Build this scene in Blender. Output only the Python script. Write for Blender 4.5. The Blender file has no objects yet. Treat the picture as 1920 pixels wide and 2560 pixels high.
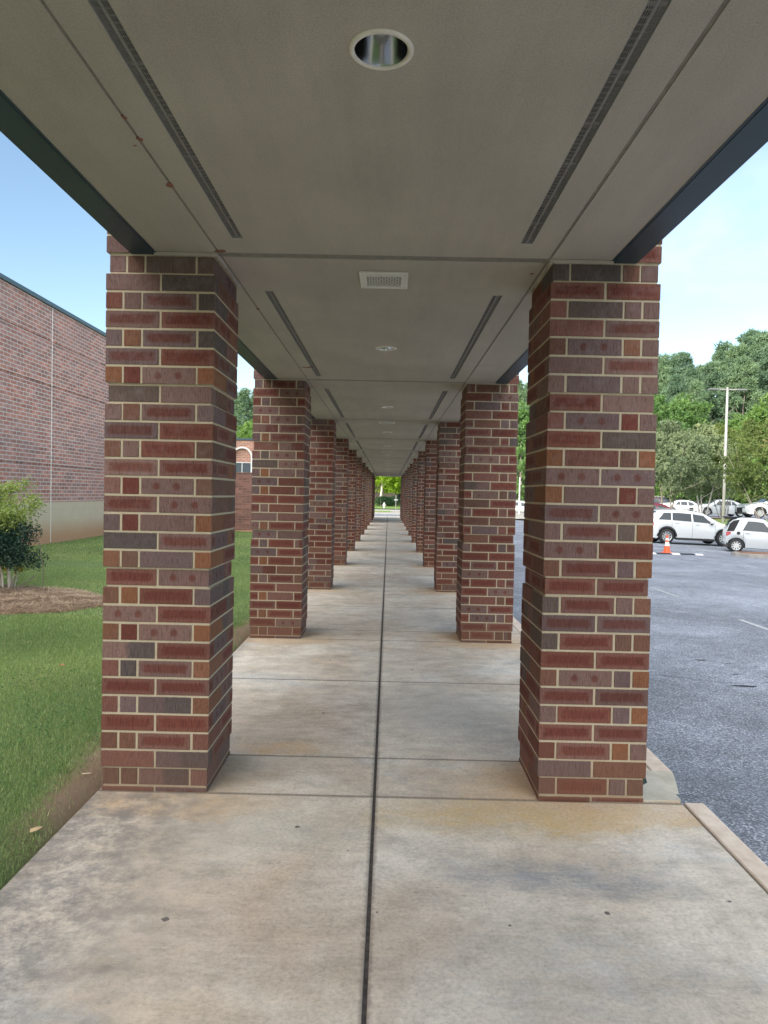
import bpy, math, random
import numpy as np
from mathutils import Matrix, Vector
R_ = math.radians
rng = np.random.default_rng(7)
random.seed(7)
scene = bpy.context.scene
COL = scene.collection

# ------------------------------------------------------------------ camera
F_PX, CX, CD, CE, PI_, YA, RO = 1765.94, 0.05496, 3.8983, 1.6867, -0.024937, -0.0057544, 0.0211291
def px_ray(u, v):
    c, s = math.cos(RO), math.sin(RO); u, v = c*u + s*v, -s*u + c*v
    x, y, z = u/F_PX, 1.0, -v/F_PX
    c, s = math.cos(PI_), math.sin(PI_); y, z = c*y - s*z, s*y + c*z
    c, s = math.cos(YA), math.sin(YA); x, y = c*x + s*y, -s*x + c*y
    return Vector((x, y, z))
fwd = px_ray(0, 0).normalized()
rgt = (px_ray(1, 0) - px_ray(0, 0)).normalized()
up = rgt.cross(fwd)
cam = bpy.data.cameras.new('camera'); co = bpy.data.objects.new('camera', cam); COL.objects.link(co)
cam.sensor_fit = 'HORIZONTAL'; cam.sensor_width = 36.0; cam.lens = F_PX/1920*36
cam.clip_start = 0.05; cam.clip_end = 3000
M = Matrix((rgt, up, -fwd)).transposed().to_4x4(); M.translation = Vector((CX, -CD, CE))
co.matrix_world = M
scene.camera = co
scene.render.resolution_x = 768; scene.render.resolution_y = 1024

# ------------------------------------------------------------------ light
SUN_EL, SUN_AZ = 15.0, 222.0          # azimuth of the sun clockwise from +Y (behind left of the camera)
w = bpy.data.worlds.new('World'); scene.world = w; w.use_nodes = True
nt = w.node_tree; nt.nodes.clear()
def nn(t, ty, **kw):
    n = t.nodes.new(ty)
    for k, v in kw.items(): setattr(n, k, v)
    return n
out = nn(nt, 'ShaderNodeOutputWorld'); bg = nn(nt, 'ShaderNodeBackground')
sky = nn(nt, 'ShaderNodeTexSky', sky_type='NISHITA'); sky.sun_disc = False
sky.sun_elevation = R_(SUN_EL); sky.sun_rotation = R_(SUN_AZ)
sky.air_density = 1.0; sky.dust_density = 0.15; sky.ozone_density = 1.3
tc = nn(nt, 'ShaderNodeTexCoord'); mp = nn(nt, 'ShaderNodeMapping')
mp.inputs['Scale'].default_value = (1.0, 1.0, 2.7); mp.inputs['Location'].default_value = (0.31, 0.12, 0.4)
ns = nn(nt, 'ShaderNodeTexNoise'); ns.inputs['Scale'].default_value = 2.6; ns.inputs['Detail'].default_value = 9
ns.inputs['Roughness'].default_value = 0.56; ns.inputs['Distortion'].default_value = 0.35
cr = nn(nt, 'ShaderNodeValToRGB'); cr.color_ramp.elements[0].position = 0.53; cr.color_ramp.elements[1].position = 0.84
cr.color_ramp.elements[0].color = (0.0, 0.0, 0.0, 1); cr.color_ramp.elements[1].color = (0.6, 0.6, 0.6, 1)
mx = nn(nt, 'ShaderNodeMix', data_type='RGBA'); mx.inputs['B'].default_value = (4.3, 4.5, 4.8, 1)
nt.links.new(tc.outputs['Generated'], mp.inputs['Vector']); nt.links.new(mp.outputs[0], ns.inputs['Vector'])
nt.links.new(ns.outputs['Fac'], cr.inputs[0]); nt.links.new(cr.outputs[0], mx.inputs['Factor'])
nt.links.new(sky.outputs[0], mx.inputs['A'])
# broken bright cloud added out of view, high behind left, to lift ambient light
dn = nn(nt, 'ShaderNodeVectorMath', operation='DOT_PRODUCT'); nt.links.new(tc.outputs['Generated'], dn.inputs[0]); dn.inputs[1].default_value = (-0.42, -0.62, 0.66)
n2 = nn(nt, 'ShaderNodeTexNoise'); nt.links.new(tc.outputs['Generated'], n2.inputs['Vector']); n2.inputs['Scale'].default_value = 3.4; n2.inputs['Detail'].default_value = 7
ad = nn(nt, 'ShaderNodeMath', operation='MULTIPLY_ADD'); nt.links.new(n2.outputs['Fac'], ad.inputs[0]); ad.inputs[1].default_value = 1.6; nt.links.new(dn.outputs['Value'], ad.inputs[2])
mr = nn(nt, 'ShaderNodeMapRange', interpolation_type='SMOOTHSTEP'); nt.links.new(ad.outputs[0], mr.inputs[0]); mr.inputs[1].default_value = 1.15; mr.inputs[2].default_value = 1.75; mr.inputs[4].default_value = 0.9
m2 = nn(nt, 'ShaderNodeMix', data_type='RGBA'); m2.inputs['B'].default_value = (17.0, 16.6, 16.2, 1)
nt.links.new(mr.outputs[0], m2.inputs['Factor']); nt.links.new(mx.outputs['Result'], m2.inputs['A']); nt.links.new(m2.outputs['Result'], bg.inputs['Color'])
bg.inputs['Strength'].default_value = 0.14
nt.links.new(bg.outputs[0], out.inputs[0])
sd = bpy.data.lights.new('sun', 'SUN'); sd.energy = 3.2; sd.angle = R_(0.6); sd.color = (1.0, 0.93, 0.82)
so = bpy.data.objects.new('sun', sd); COL.objects.link(so)
az, el = R_(SUN_AZ), R_(SUN_EL)
sdir = Vector((math.sin(az)*math.cos(el), math.cos(az)*math.cos(el), math.sin(el)))
so.rotation_euler = sdir.to_track_quat('Z', 'Y').to_euler(); so.location = (0, -30, 40)
scene.view_settings.view_transform = 'Standard'; scene.view_settings.look = 'None'
scene.view_settings.exposure = 1.1; scene.view_settings.gamma = 1.0
scene.render.engine = 'CYCLES'
scene.cycles.max_bounces = 8; scene.cycles.diffuse_bounces = 5

# ------------------------------------------------------------------ helpers
def smooth(a, b, x):
    t = np.clip((np.asarray(x, float)-a)/(b-a), 0, 1); return t*t*(3-2*t)
class MB:
    """collects faces into one mesh, one material slot index per face"""
    def __init__(s): s.v = []; s.f = []; s.m = []; s.n = 0; s.fa = {}
    def add(s, vs, fs, m=0):
        s.v.extend([tuple(p) for p in vs]); s.f.extend([tuple(i+s.n for i in f) for f in fs]); s.m.extend([m]*len(fs)); s.n += len(vs)
    def box(s, x0, x1, y0, y1, z0, z1, m=0):
        s.add([(x0,y0,z0),(x1,y0,z0),(x1,y1,z0),(x0,y1,z0),(x0,y0,z1),(x1,y0,z1),(x1,y1,z1),(x0,y1,z1)],
              [(0,3,2,1),(4,5,6,7),(0,1,5,4),(1,2,6,5),(2,3,7,6),(3,0,4,7)], m)
    def cbox(s, x0, x1, y0, y1, z0, z1, c=0.002, m=0, rz=0.0):
        """chamfered box"""
        V = []; idx = {}
        cx, cy = (x0+x1)/2, (y0+y1)/2; cr_, sr_ = math.cos(rz), math.sin(rz)
        def P(x, y, z):
            X, Y = x-cx, y-cy
            V.append((cx+cr_*X-sr_*Y, cy+sr_*X+cr_*Y, z)); return len(V)-1
        xs, ys, zs = (x0, x1), (y0, y1), (z0, z1)
        for i in (0,1):
            for j in (0,1):
                for k in (0,1):
                    sx, sy, sz = (c if i == 0 else -c), (c if j == 0 else -c), (c if k == 0 else -c)
                    X, Y, Z = xs[i], ys[j], zs[k]
                    idx[i,j,k,'x'] = P(X, Y+sy, Z+sz); idx[i,j,k,'y'] = P(X+sx, Y, Z+sz); idx[i,j,k,'z'] = P(X+sx, Y+sy, Z)
        g = lambda i,j,k,a: idx[i,j,k,a]
        Fs = [(g(0,0,0,'x'),g(0,0,1,'x'),g(0,1,1,'x'),g(0,1,0,'x')),(g(1,0,0,'x'),g(1,1,0,'x'),g(1,1,1,'x'),g(1,0,1,'x')),
              (g(0,0,0,'y'),g(1,0,0,'y'),g(1,0,1,'y'),g(0,0,1,'y')),(g(0,1,0,'y'),g(0,1,1,'y'),g(1,1,1,'y'),g(1,1,0,'y')),
              (g(0,0,0,'z'),g(0,1,0,'z'),g(1,1,0,'z'),g(1,0,0,'z')),(g(0,0,1,'z'),g(1,0,1,'z'),g(1,1,1,'z'),g(0,1,1,'z'))]
        for i in (0,1):
            for j in (0,1):
                Fs.append((g(i,j,0,'x'),g(i,j,1,'x'),g(i,j,1,'y'),g(i,j,0,'y')))
                Fs.append((g(i,0,j,'x'),g(i,1,j,'x'),g(i,1,j,'z'),g(i,0,j,'z')))
                Fs.append((g(0,i,j,'y'),g(1,i,j,'y'),g(1,i,j,'z'),g(0,i,j,'z')))
                for k in (0,1): Fs.append((g(i,j,k,'x'),g(i,j,k,'y'),g(i,j,k,'z')))
        s.add(V, Fs, m); return len(Fs)
    def tube(s, pts, rad, n=8, m=0, cap=True):
        pts = [Vector(p) for p in pts]; rad = rad if hasattr(rad, '__len__') else [rad]*len(pts)
        V = []; Fs = []
        for i, p in enumerate(pts):
            d = (pts[min(i+1, len(pts)-1)] - pts[max(i-1, 0)]).normalized()
            a = d.orthogonal().normalized() if abs(d.z) > 0.95 or i < 0 else d.cross(Vector((0,0,1))).normalized()
            if abs(d.z) > 0.95: a = (Vector((1,0,0)) - d*d.x).normalized()
            b = d.cross(a)
            for k in range(n):
                t = 2*math.pi*k/n; V.append(p + (a*math.cos(t)+b*math.sin(t))*rad[i])
        for i in range(len(pts)-1):
            for k in range(n): Fs.append((i*n+k, i*n+(k+1)%n, (i+1)*n+(k+1)%n, (i+1)*n+k))
        if cap: Fs.append(tuple(range(n-1, -1, -1))); Fs.append(tuple((len(pts)-1)*n+k for k in range(n)))
        s.add(V, Fs, m)
    def lathe(s, prof, c=(0,0,0), n=32, m=0, axis='z', cap0=False, cap1=False):
        V = []; Fs = []
        for (r, h) in prof:
            for k in range(n):
                t = 2*math.pi*k/n; a, b = r*math.cos(t), r*math.sin(t)
                V.append((c[0]+a, c[1]+b, c[2]+h) if axis == 'z' else (c[0]+a, c[1]+h, c[2]+b))
        for i in range(len(prof)-1):
            for k in range(n): Fs.append((i*n+k, i*n+(k+1)%n, (i+1)*n+(k+1)%n, (i+1)*n+k))
        if cap0: Fs.append(tuple(range(n-1,-1,-1)))
        if cap1: Fs.append(tuple((len(prof)-1)*n+k for k in range(n)))
        s.add(V, Fs, m)
    def prism(s, poly, z0, z1, m=0):
        n = len(poly); V = [(x,y,z0) for x,y in poly]+[(x,y,z1) for x,y in poly]
        s.add(V, [tuple(range(n-1,-1,-1)), tuple(range(n,2*n))]+[(i,(i+1)%n,n+(i+1)%n,n+i) for i in range(n)], m)
    def build(s, name, mats, parent=None, smooth_=False):
        me = bpy.data.meshes.new(name); me.from_pydata(s.v, [], s.f)
        for mt in (mats if isinstance(mats, (list, tuple)) else [mats]): me.materials.append(mt)
        me.polygons.foreach_set('material_index', s.m)
        if smooth_: me.polygons.foreach_set('use_smooth', [True]*len(s.f))
        me.update()
        o = bpy.data.objects.new(name, me); COL.objects.link(o); o.parent = parent
        return o
def tag(o, label=None, cat=None, group=None, kind=None):
    for k, v in (('label', label), ('category', cat), ('group', group), ('kind', kind)):
        if v: o[k] = v
    return o
def empty(name, loc=(0,0,0), rz=0, label=None, cat=None, group=None):
    o = bpy.data.objects.new(name, None); COL.objects.link(o); o.location = loc; o.rotation_euler = (0,0,rz); o.empty_display_size = .2
    return tag(o, label, cat, group)
def copy_tree(o, parent=None):
    c = o.copy(); COL.objects.link(c)
    if parent: c.parent = parent
    for ch in KIDS.get(o.name, []): copy_tree(ch, c)
    return c
KIDS = {}
def snapshot(o):
    """remember the children of a prototype before it is copied"""
    for x in bpy.data.objects:
        if x.parent == o:
            KIDS.setdefault(o.name, []); KIDS[o.name].append(x); snapshot(x)
def grid_mesh(name, xs, ys, zf, mat, parent=None):
    X, Y = np.meshgrid(xs, ys); Z = zf(X, Y); nx, ny = len(xs), len(ys)
    V = np.stack([X.ravel(), Y.ravel(), Z.ravel()], 1)
    i = np.arange(nx-1)[None, :]+np.arange(ny-1)[:, None]*nx
    Fc = np.stack([i, i+1, i+1+nx, i+nx], -1).reshape(-1, 4)
    me = bpy.data.meshes.new(name); me.from_pydata(V.tolist(), [], Fc.tolist()); me.materials.append(mat)
    me.polygons.foreach_set('use_smooth', [True]*len(Fc)); me.update()
    o = bpy.data.objects.new(name, me); COL.objects.link(o); o.parent = parent; return o
def faces_mesh(name, V, k, mat, parent=None, tint=None):
    """V: (N*k,3) array of loose polygons with k corners each; tint: (N,) stored per face"""
    n = len(V)//k
    me = bpy.data.meshes.new(name); me.vertices.add(len(V)); me.vertices.foreach_set('co', np.asarray(V, np.float32).ravel())
    me.loops.add(len(V)); me.loops.foreach_set('vertex_index', np.arange(len(V), dtype=np.int32))
    me.polygons.add(n); me.polygons.foreach_set('loop_start', np.arange(0, len(V), k, dtype=np.int32))
    try: me.polygons.foreach_set('loop_total', np.full(n, k, dtype=np.int32))
    except Exception: pass
    me.materials.append(mat)
    if tint is not None:
        a = me.attributes.new('tint', 'FLOAT', 'FACE'); a.data.foreach_set('value', np.asarray(tint, np.float32))
    me.update(calc_edges=True)
    o = bpy.data.objects.new(name, me); COL.objects.link(o); o.parent = parent; return o

# ------------------------------------------------------------------ materials
def mat(name, color=(.5,.5,.5), rough=.7, metal=0.0, spec=.5):
    m = bpy.data.materials.new(name); m.use_nodes = True; b = m.node_tree.nodes['Principled BSDF']
    b.inputs['Base Color'].default_value = (*color, 1); b.inputs['Roughness'].default_value = rough
    b.inputs['Metallic'].default_value = metal; b.inputs['Specular IOR Level'].default_value = spec
    return m
class NT:
    """tiny node-building helper on a material"""
    def __init__(s, m): s.t = m.node_tree; s.b = s.t.nodes['Principled BSDF']; s.L = s.t.links.new
    def node(s, ty, **kw): return nn(s.t, ty, **kw)
    def setin(s, n, key, v):
        if v is None: return
        if isinstance(v, bpy.types.NodeSocket): s.L(v, n.inputs[key])
        else:
            if isinstance(v, tuple) and len(v) == 3 and n.inputs[key].type == 'RGBA': v = (*v, 1)
            n.inputs[key].default_value = v
    def coord(s, kind='Object'): return s.node('ShaderNodeTexCoord').outputs[kind]
    def map(s, vec, scale=(1,1,1), loc=(0,0,0)):
        n = s.node('ShaderNodeMapping'); s.L(vec, n.inputs[0]); n.inputs['Scale'].default_value = scale; n.inputs['Location'].default_value = loc; return n.outputs[0]
    def noise(s, vec, scale, detail=4, rough=.55, dist=0, out='Fac'):
        n = s.node('ShaderNodeTexNoise'); s.L(vec, n.inputs['Vector']); n.inputs['Scale'].default_value = scale
        n.inputs['Detail'].default_value = detail; n.inputs['Roughness'].default_value = rough; n.inputs['Distortion'].default_value = dist; return n.outputs[out]
    def voro(s, vec, scale, feature='F1', out='Distance'):
        n = s.node('ShaderNodeTexVoronoi', feature=feature); s.L(vec, n.inputs['Vector']); n.inputs['Scale'].default_value = scale; return n.outputs[out]
    def ramp(s, fac, stops):
        n = s.node('ShaderNodeValToRGB'); e = n.color_ramp.elements
        while len(e) < len(stops): e.new(.5)
        for k, (p, c) in enumerate(stops):
            e[k].position = p; e[k].color = (*c, 1) if isinstance(c, tuple) else (c, c, c, 1)
        s.L(fac, n.inputs[0]); return n.outputs[0]
    def mix(s, f, a, b, mode='MIX'):
        n = s.node('ShaderNodeMix', data_type='RGBA', blend_type=mode); s.setin(n, 'Factor', f); s.setin(n, 'A', a); s.setin(n, 'B', b); return n.outputs['Result']
    def math(s, op, a, b=None, c=None, clamp=False):
        n = s.node('ShaderNodeMath', operation=op, use_clamp=clamp)
        for i, v in enumerate((a, b, c)):
            if v is not None: s.setin(n, i, v)
        return n.outputs[0]
    def sstep(s, lo, hi, x):
        n = s.node('ShaderNodeMapRange', interpolation_type='SMOOTHSTEP'); s.setin(n, 0, x); n.inputs[1].default_value = lo; n.inputs[2].default_value = hi; return n.outputs[0]
    def sep(s, v): n = s.node('ShaderNodeSeparateXYZ'); s.L(v, n.inputs[0]); return n.outputs
    def comb(s, x, y, z):
        n = s.node('ShaderNodeCombineXYZ'); s.setin(n, 0, x); s.setin(n, 1, y); s.setin(n, 2, z); return n.outputs[0]
    def attr(s, name, out='Color'): n = s.node('ShaderNodeAttribute', attribute_name=name); return n.outputs[out]
    def bump(s, h, strength=.3, dist=.01, prev=None):
        n = s.node('ShaderNodeBump'); s.setin(n, 'Height', h); n.inputs['Strength'].default_value = strength; n.inputs['Distance'].default_value = dist
        if prev is not None: s.L(prev, n.inputs['Normal'])
        s.L(n.outputs[0], s.b.inputs['Normal']); return n.outputs[0]
    def blob(s, vec, c, r, soft=.5):
        """1 inside an ellipse centre c, radii r (object metres, warped vector), 0 outside"""
        x, y, _ = s.sep(vec)[:3]
        dx = s.math('MULTIPLY', s.math('SUBTRACT', x, c[0]), 1/r[0]); dy = s.math('MULTIPLY', s.math('SUBTRACT', y, c[1]), 1/r[1])
        d = s.math('SQRT', s.math('ADD', s.math('MULTIPLY', dx, dx), s.math('MULTIPLY', dy, dy)))
        return s.math('SUBTRACT', 1.0, s.sstep(1-soft, 1+soft, d))
    def col(s, v): s.setin(s.b, 'Base Color', v)
    def rough(s, v): s.setin(s.b, 'Roughness', v)

def brick_material():
    m = mat('pillar_brick', rough=.85, spec=.25); n = NT(m)
    uv = n.node('ShaderNodeUVMap', uv_map='uv').outputs[0]; P = n.coord()
    base = n.attr('base'); core = n.attr('core'); info = n.sep(n.attr('info'))   # x pattern, y length factor, z seed
    u, v, _ = n.sep(uv)[:3]
    wob = n.math('MULTIPLY', n.math('SUBTRACT', n.noise(P, 28, 3), .5), .14)
    du = n.math('ADD', n.math('ABSOLUTE', n.math('SUBTRACT', u, .5)), wob)
    dv = n.math('ADD', n.math('ABSOLUTE', n.math('SUBTRACT', v, .52)), wob)
    bar = n.math('MULTIPLY', n.math('SUBTRACT', 1.0, n.sstep(.36, .46, du)), n.math('SUBTRACT', 1.0, n.sstep(.17, .38, dv)))
    sx = n.math('DIVIDE', n.math('SUBTRACT', n.math('ABSOLUTE', n.math('SUBTRACT', u, .48)), .19), .075)
    sy = n.math('DIVIDE', n.math('SUBTRACT', v, .5), .26)
    sp = n.math('SUBTRACT', 1.0, n.sstep(.5, 1.25, n.math('SQRT', n.math('ADD', n.math('MULTIPLY', sx, sx), n.math('MULTIPLY', sy, sy)))))
    isbar = n.math('COMPARE', info[0], 1.0, .1); isspot = n.math('COMPARE', info[0], 2.0, .1); ishalf = n.math('COMPARE', info[0], 3.0, .1)
    half = n.sstep(.42, .55, n.math('ADD', u, wob))
    msk = n.math('ADD', n.math('ADD', n.math('MULTIPLY', bar, isbar), n.math('MULTIPLY', sp, isspot)), n.math('MULTIPLY', half, ishalf), clamp=True)
    msk = n.math('MULTIPLY', msk, .95)
    c = n.mix(msk, base, core)
    px, py, pz = n.sep(P)[:3]; h = n.math('ADD', px, py)
    st = n.comb(n.math('MULTIPLY', h, 260), n.math('MULTIPLY', pz, 22), info[2])
    streak = n.noise(st, 1.0, 3, .6)
    c = n.mix(1.0, c, n.ramp(streak, [(.28, .5), (.5, .98), (.75, 1.15)]), 'MULTIPLY')
    sp2 = n.noise(P, 420, 2, .6)
    c = n.mix(1.0, c, n.ramp(sp2, [(.3, .5), (.48, 1.0), (.7, 1.32)]), 'MULTIPLY')
    blo = n.noise(P, 16, 4, .6)
    c = n.mix(n.math('MULTIPLY', n.ramp(blo, [(.48, 0.0), (.72, .17)]), n.sstep(.6, 2.4, pz)), c, (.32, .29, .30))
    en = n.noise(P, 75, 4, .7); ev = n.math('ADD', n.math('ABSOLUTE', n.math('SUBTRACT', v, .5)), n.math('MULTIPLY', n.math('SUBTRACT', en, .5), .16))
    eu = n.math('ADD', n.math('ABSOLUTE', n.math('SUBTRACT', u, .5)), n.math('MULTIPLY', n.math('SUBTRACT', en, .5), .07))
    c = n.mix(n.math('MULTIPLY', n.sstep(.485, .53, n.math('MAXIMUM', ev, eu)), .75), c, (.40, .35, .26))
    # clay dust splashed on the lowest courses
    low = n.math('MULTIPLY', n.math('SUBTRACT', 1.0, n.sstep(.02, .55, n.math('ADD', pz, n.math('MULTIPLY', blo, .25)))), .45)
    c = n.mix(low, c, (.15, .085, .052))
    n.col(c); n.bump(n.math('ADD', streak, n.math('MULTIPLY', sp2, .6)), .45, .0012)
    return m
def mortar_material():
    m = mat('mortar', rough=.95, spec=.1); n = NT(m); P = n.coord()
    c = n.mix(n.noise(P, 30, 4), (.42, .36, .26), (.57, .50, .365))
    z = n.sep(P)[2]; c = n.mix(n.math('MULTIPLY', n.math('SUBTRACT', 1.0, n.sstep(.0, .35, z)), .5), c, (.24, .15, .09))
    n.col(c); n.bump(n.noise(P, 260, 3), .6, .002); return m
def wall_brick_material(name, axis, c1, c2, mortar, dark=.18, scale=1.0):
    """running bond utility brick on a flat wall; axis: which object axis runs along the wall"""
    m = mat(name, rough=.9, spec=.2); n = NT(m); P = n.coord(); s = n.sep(P)
    vec = n.comb(s[0] if axis == 'x' else s[1], s[2], 0.0)
    b = n.node('ShaderNodeTexBrick'); n.L(vec, b.inputs['Vector']); b.offset = .5
    b.inputs['Scale'].default_value = 1.0; b.inputs['Brick Width'].default_value = .305; b.inputs['Row Height'].default_value = .1016
    b.inputs['Mortar Size'].default_value = .0105; b.inputs['Mortar Smooth'].default_value = .2; b.inputs['Bias'].default_value = -.1
    n.setin(b, 'Color1', (*c1,)); n.setin(b, 'Color2', (*c2,)); n.setin(b, 'Mortar', (*mortar,))
    # a few odd dark and orange bricks
    row = n.math('FLOOR', n.math('DIVIDE', s[2], .1016)); sh = n.math('MULTIPLY', n.math('MODULO', n.math('ABSOLUTE', row), 2.0), .5)
    cx_ = n.math('FLOOR', n.math('ADD', n.math('DIVIDE', s[0] if axis == 'x' else s[1], .305), sh))
    wn = n.node('ShaderNodeTexWhiteNoise', noise_dimensions='2D'); n.L(n.comb(cx_, row, 0.0), wn.inputs[0])
    tone = n.ramp(wn.outputs['Value'], [(0.0, dark*4), (.15, .82), (.55, 1.0), (.9, 1.15), (1.0, 1.3)])
    c = n.mix(n.math('SUBTRACT', 1.0, b.outputs['Fac']), n.mix(0.0, b.outputs['Color'], (1,1,1)), n.mix(1.0, b.outputs['Color'], tone, 'MULTIPLY'))
    big = n.noise(P, .35, 4, .6)
    c = n.mix(n.ramp(big, [(.4, 0.0), (.7, .3)]), c, (.36, .26, .25))
    n.col(c); n.bump(n.math('ADD', n.math('MULTIPLY', b.outputs['Fac'], -1.0), n.math('MULTIPLY', n.noise(P, 60, 3), .3)), .5, .006)
    return m
def concrete_material():
    m = mat('walk_concrete', rough=.8, spec=.3); n = NT(m); P = n.coord()
    w1 = n.noise(P, 1.1, 6, .62, .6); w2 = n.noise(n.map(P, (1,1,1), (7,3,0)), .55, 5, .6, .4)
    w3 = n.noise(n.map(P, (.7, 2.0, 1)), 2.6, 8, .72); fine = n.noise(P, 55, 5, .7); grit = n.noise(P, 340, 2, .6)
    c = n.mix(n.ramp(w1, [(.36, 0.0), (.66, 1.0)]), (.55, .475, .375), (.70, .65, .56))
    c = n.mix(n.ramp(w2, [(.50, 0.0), (.64, .5)]), c, (.52, .405, .29))
    c = n.mix(n.ramp(n.noise(n.map(P, (1,1.6,1), (2,9,0)), .9, 6, .65, .5), [(.56, 0.0), (.70, .6)]), c, (.52, .56, .57))
    c = n.mix(1.0, c, n.ramp(w3, [(.3, .74), (.5, 1.0), (.72, 1.14)]), 'MULTIPLY')
    c = n.mix(1.0, c, n.ramp(n.noise(P, 6.5, 9, .78), [(.32, .74), (.5, 1.0), (.7, 1.16)]), 'MULTIPLY')
    warp = n.node('ShaderNodeVectorMath', operation='ADD')
    nz = n.node('ShaderNodeTexNoise'); n.L(P, nz.inputs['Vector']); nz.inputs['Scale'].default_value = 3.2; nz.inputs['Detail'].default_value = 7; nz.inputs['Roughness'].default_value = .7
    sc = n.node('ShaderNodeVectorMath', operation='SCALE'); n.L(nz.outputs['Color'], sc.inputs[0]); sc.inputs['Scale'].default_value = .55
    n.L(P, warp.inputs[0]); n.L(sc.outputs[0], warp.inputs[1]); WP = n.map(warp.outputs[0], loc=(-.27,-.27,0))
    # rust wash at the pillar feet (every bay) and across the near slab
    s = n.sep(WP); ym = n.math('MODULO', n.math('ADD', s[1], 42.16+.3), 4.216)
    band = n.math('SUBTRACT', 1.0, n.sstep(.15, .75, n.math('ABSOLUTE', n.math('SUBTRACT', ym, .35))))
    side = n.sstep(.25, .95, n.math('ABSOLUTE', s[0]))
    c = n.mix(n.math('MULTIPLY', n.math('MULTIPLY', n.math('MULTIPLY', band, side), n.ramp(n.noise(P, 5, 7, .7), [(.3, .35), (.58, 1.0)])), .72), c, (.60, .42, .24))
    brk = n.ramp(n.noise(n.map(P, (1, 2.2, 1)), 6, 8, .75), [(.36, .25), (.60, 1.15)])
    for (cc, r, colr, a) in [((.75,-.22),(.75,.16),(.60,.45,.23),.75), ((-.62,.75),(.28,.12),(.62,.40,.21),.75), ((-.5,-.42),(.38,.2),(.52,.50,.43),.55),
                             ((.85,-.78),(.45,.14),(.24,.27,.31),.6), ((.7,-1.45),(.5,.3),(.50,.51,.50),.4), ((-.35,1.5),(.55,.5),(.33,.245,.18),.5), ((.55,1.6),(.5,.5),(.50,.49,.44),.5),
                             ((-.3,-1.2),(.55,.35),(.40,.31,.235),.5)]:
        c = n.mix(n.math('MULTIPLY', n.math('MULTIPLY', n.blob(WP, cc, r, .7), brk), a), c, colr)
    # dark algae mottling along the lawn side of the near slabs
    algae = n.math('MULTIPLY', n.math('SUBTRACT', 1.0, n.sstep(-1.35, -.45, s[0])), n.math('SUBTRACT', 1.0, n.sstep(-.3, .9, s[1])))
    mott = n.ramp(n.math('ADD', n.math('MULTIPLY', n.noise(P, 9, 8, .75), .6), n.math('MULTIPLY', fine, .4)), [(.40, 0.0), (.56, 1.0)])
    c = n.mix(n.math('MULTIPLY', n.math('MULTIPLY', algae, mott), .82), c, (.165, .16, .155))
    edge = n.math('MULTIPLY', n.math('SUBTRACT', 1.0, n.sstep(-1.53, -1.38, n.sep(P)[0])), n.ramp(n.noise(P, 14, 6, .7), [(.35, .2), (.6, .9)]))
    c = n.mix(n.math('MULTIPLY', edge, .6), c, (.13, .12, .10))
    for q in (0.0, .578, 2.43):
        yq = n.math('ABSOLUTE', n.math('SUBTRACT', n.math('MODULO', n.math('ADD', n.math('ADD', n.sep(P)[1], 42.16+2.108-q), n.math('MULTIPLY', n.math('SUBTRACT', fine, .5), .006)), 4.216), 2.108))
        jm = n.math('SUBTRACT', 1.0, n.sstep(.004, .022 if q != .578 else .018, yq))
        c = n.mix(n.math('MULTIPLY', jm, .72), c, (.15, .125, .10))
    xq = n.math('ADD', n.math('ABSOLUTE', n.math('SUBTRACT', n.sep(P)[0], .012)), n.math('MULTIPLY', n.math('SUBTRACT', n.noise(P, 18, 6, .75), .5), .05)); c = n.mix(n.math('MULTIPLY', n.math('SUBTRACT', 1.0, n.sstep(.008, .030, xq)), .65), c, (.20, .17, .14))
    pit = n.ramp(n.noise(P, 21, 7, .8), [(.30, .45), (.40, 0.0)])
    c = n.mix(pit, c, (.23, .21, .19))
    c = n.mix(n.ramp(n.voro(P, 7.5), [(.0, .0), (.03, .0)]), c, (.5,.46,.4))
    c = n.mix(1.0, c, n.ramp(fine, [(.25, .72), (.5, 1.0), (.8, 1.2)]), 'MULTIPLY')
    c = n.mix(1.0, c, n.ramp(grit, [(.3, .78), (.5, 1.0), (.72, 1.18)]), 'MULTIPLY')
    brush = n.noise(n.map(P, (3, 150, 1)), 1.0, 3, .6)
    c = n.mix(1.0, c, n.ramp(brush, [(.3, .96), (.6, 1.02)]), 'MULTIPLY')
    n.col(c); n.bump(n.math('ADD', n.math('ADD', grit, brush), fine), .35, .0015); return m
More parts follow.
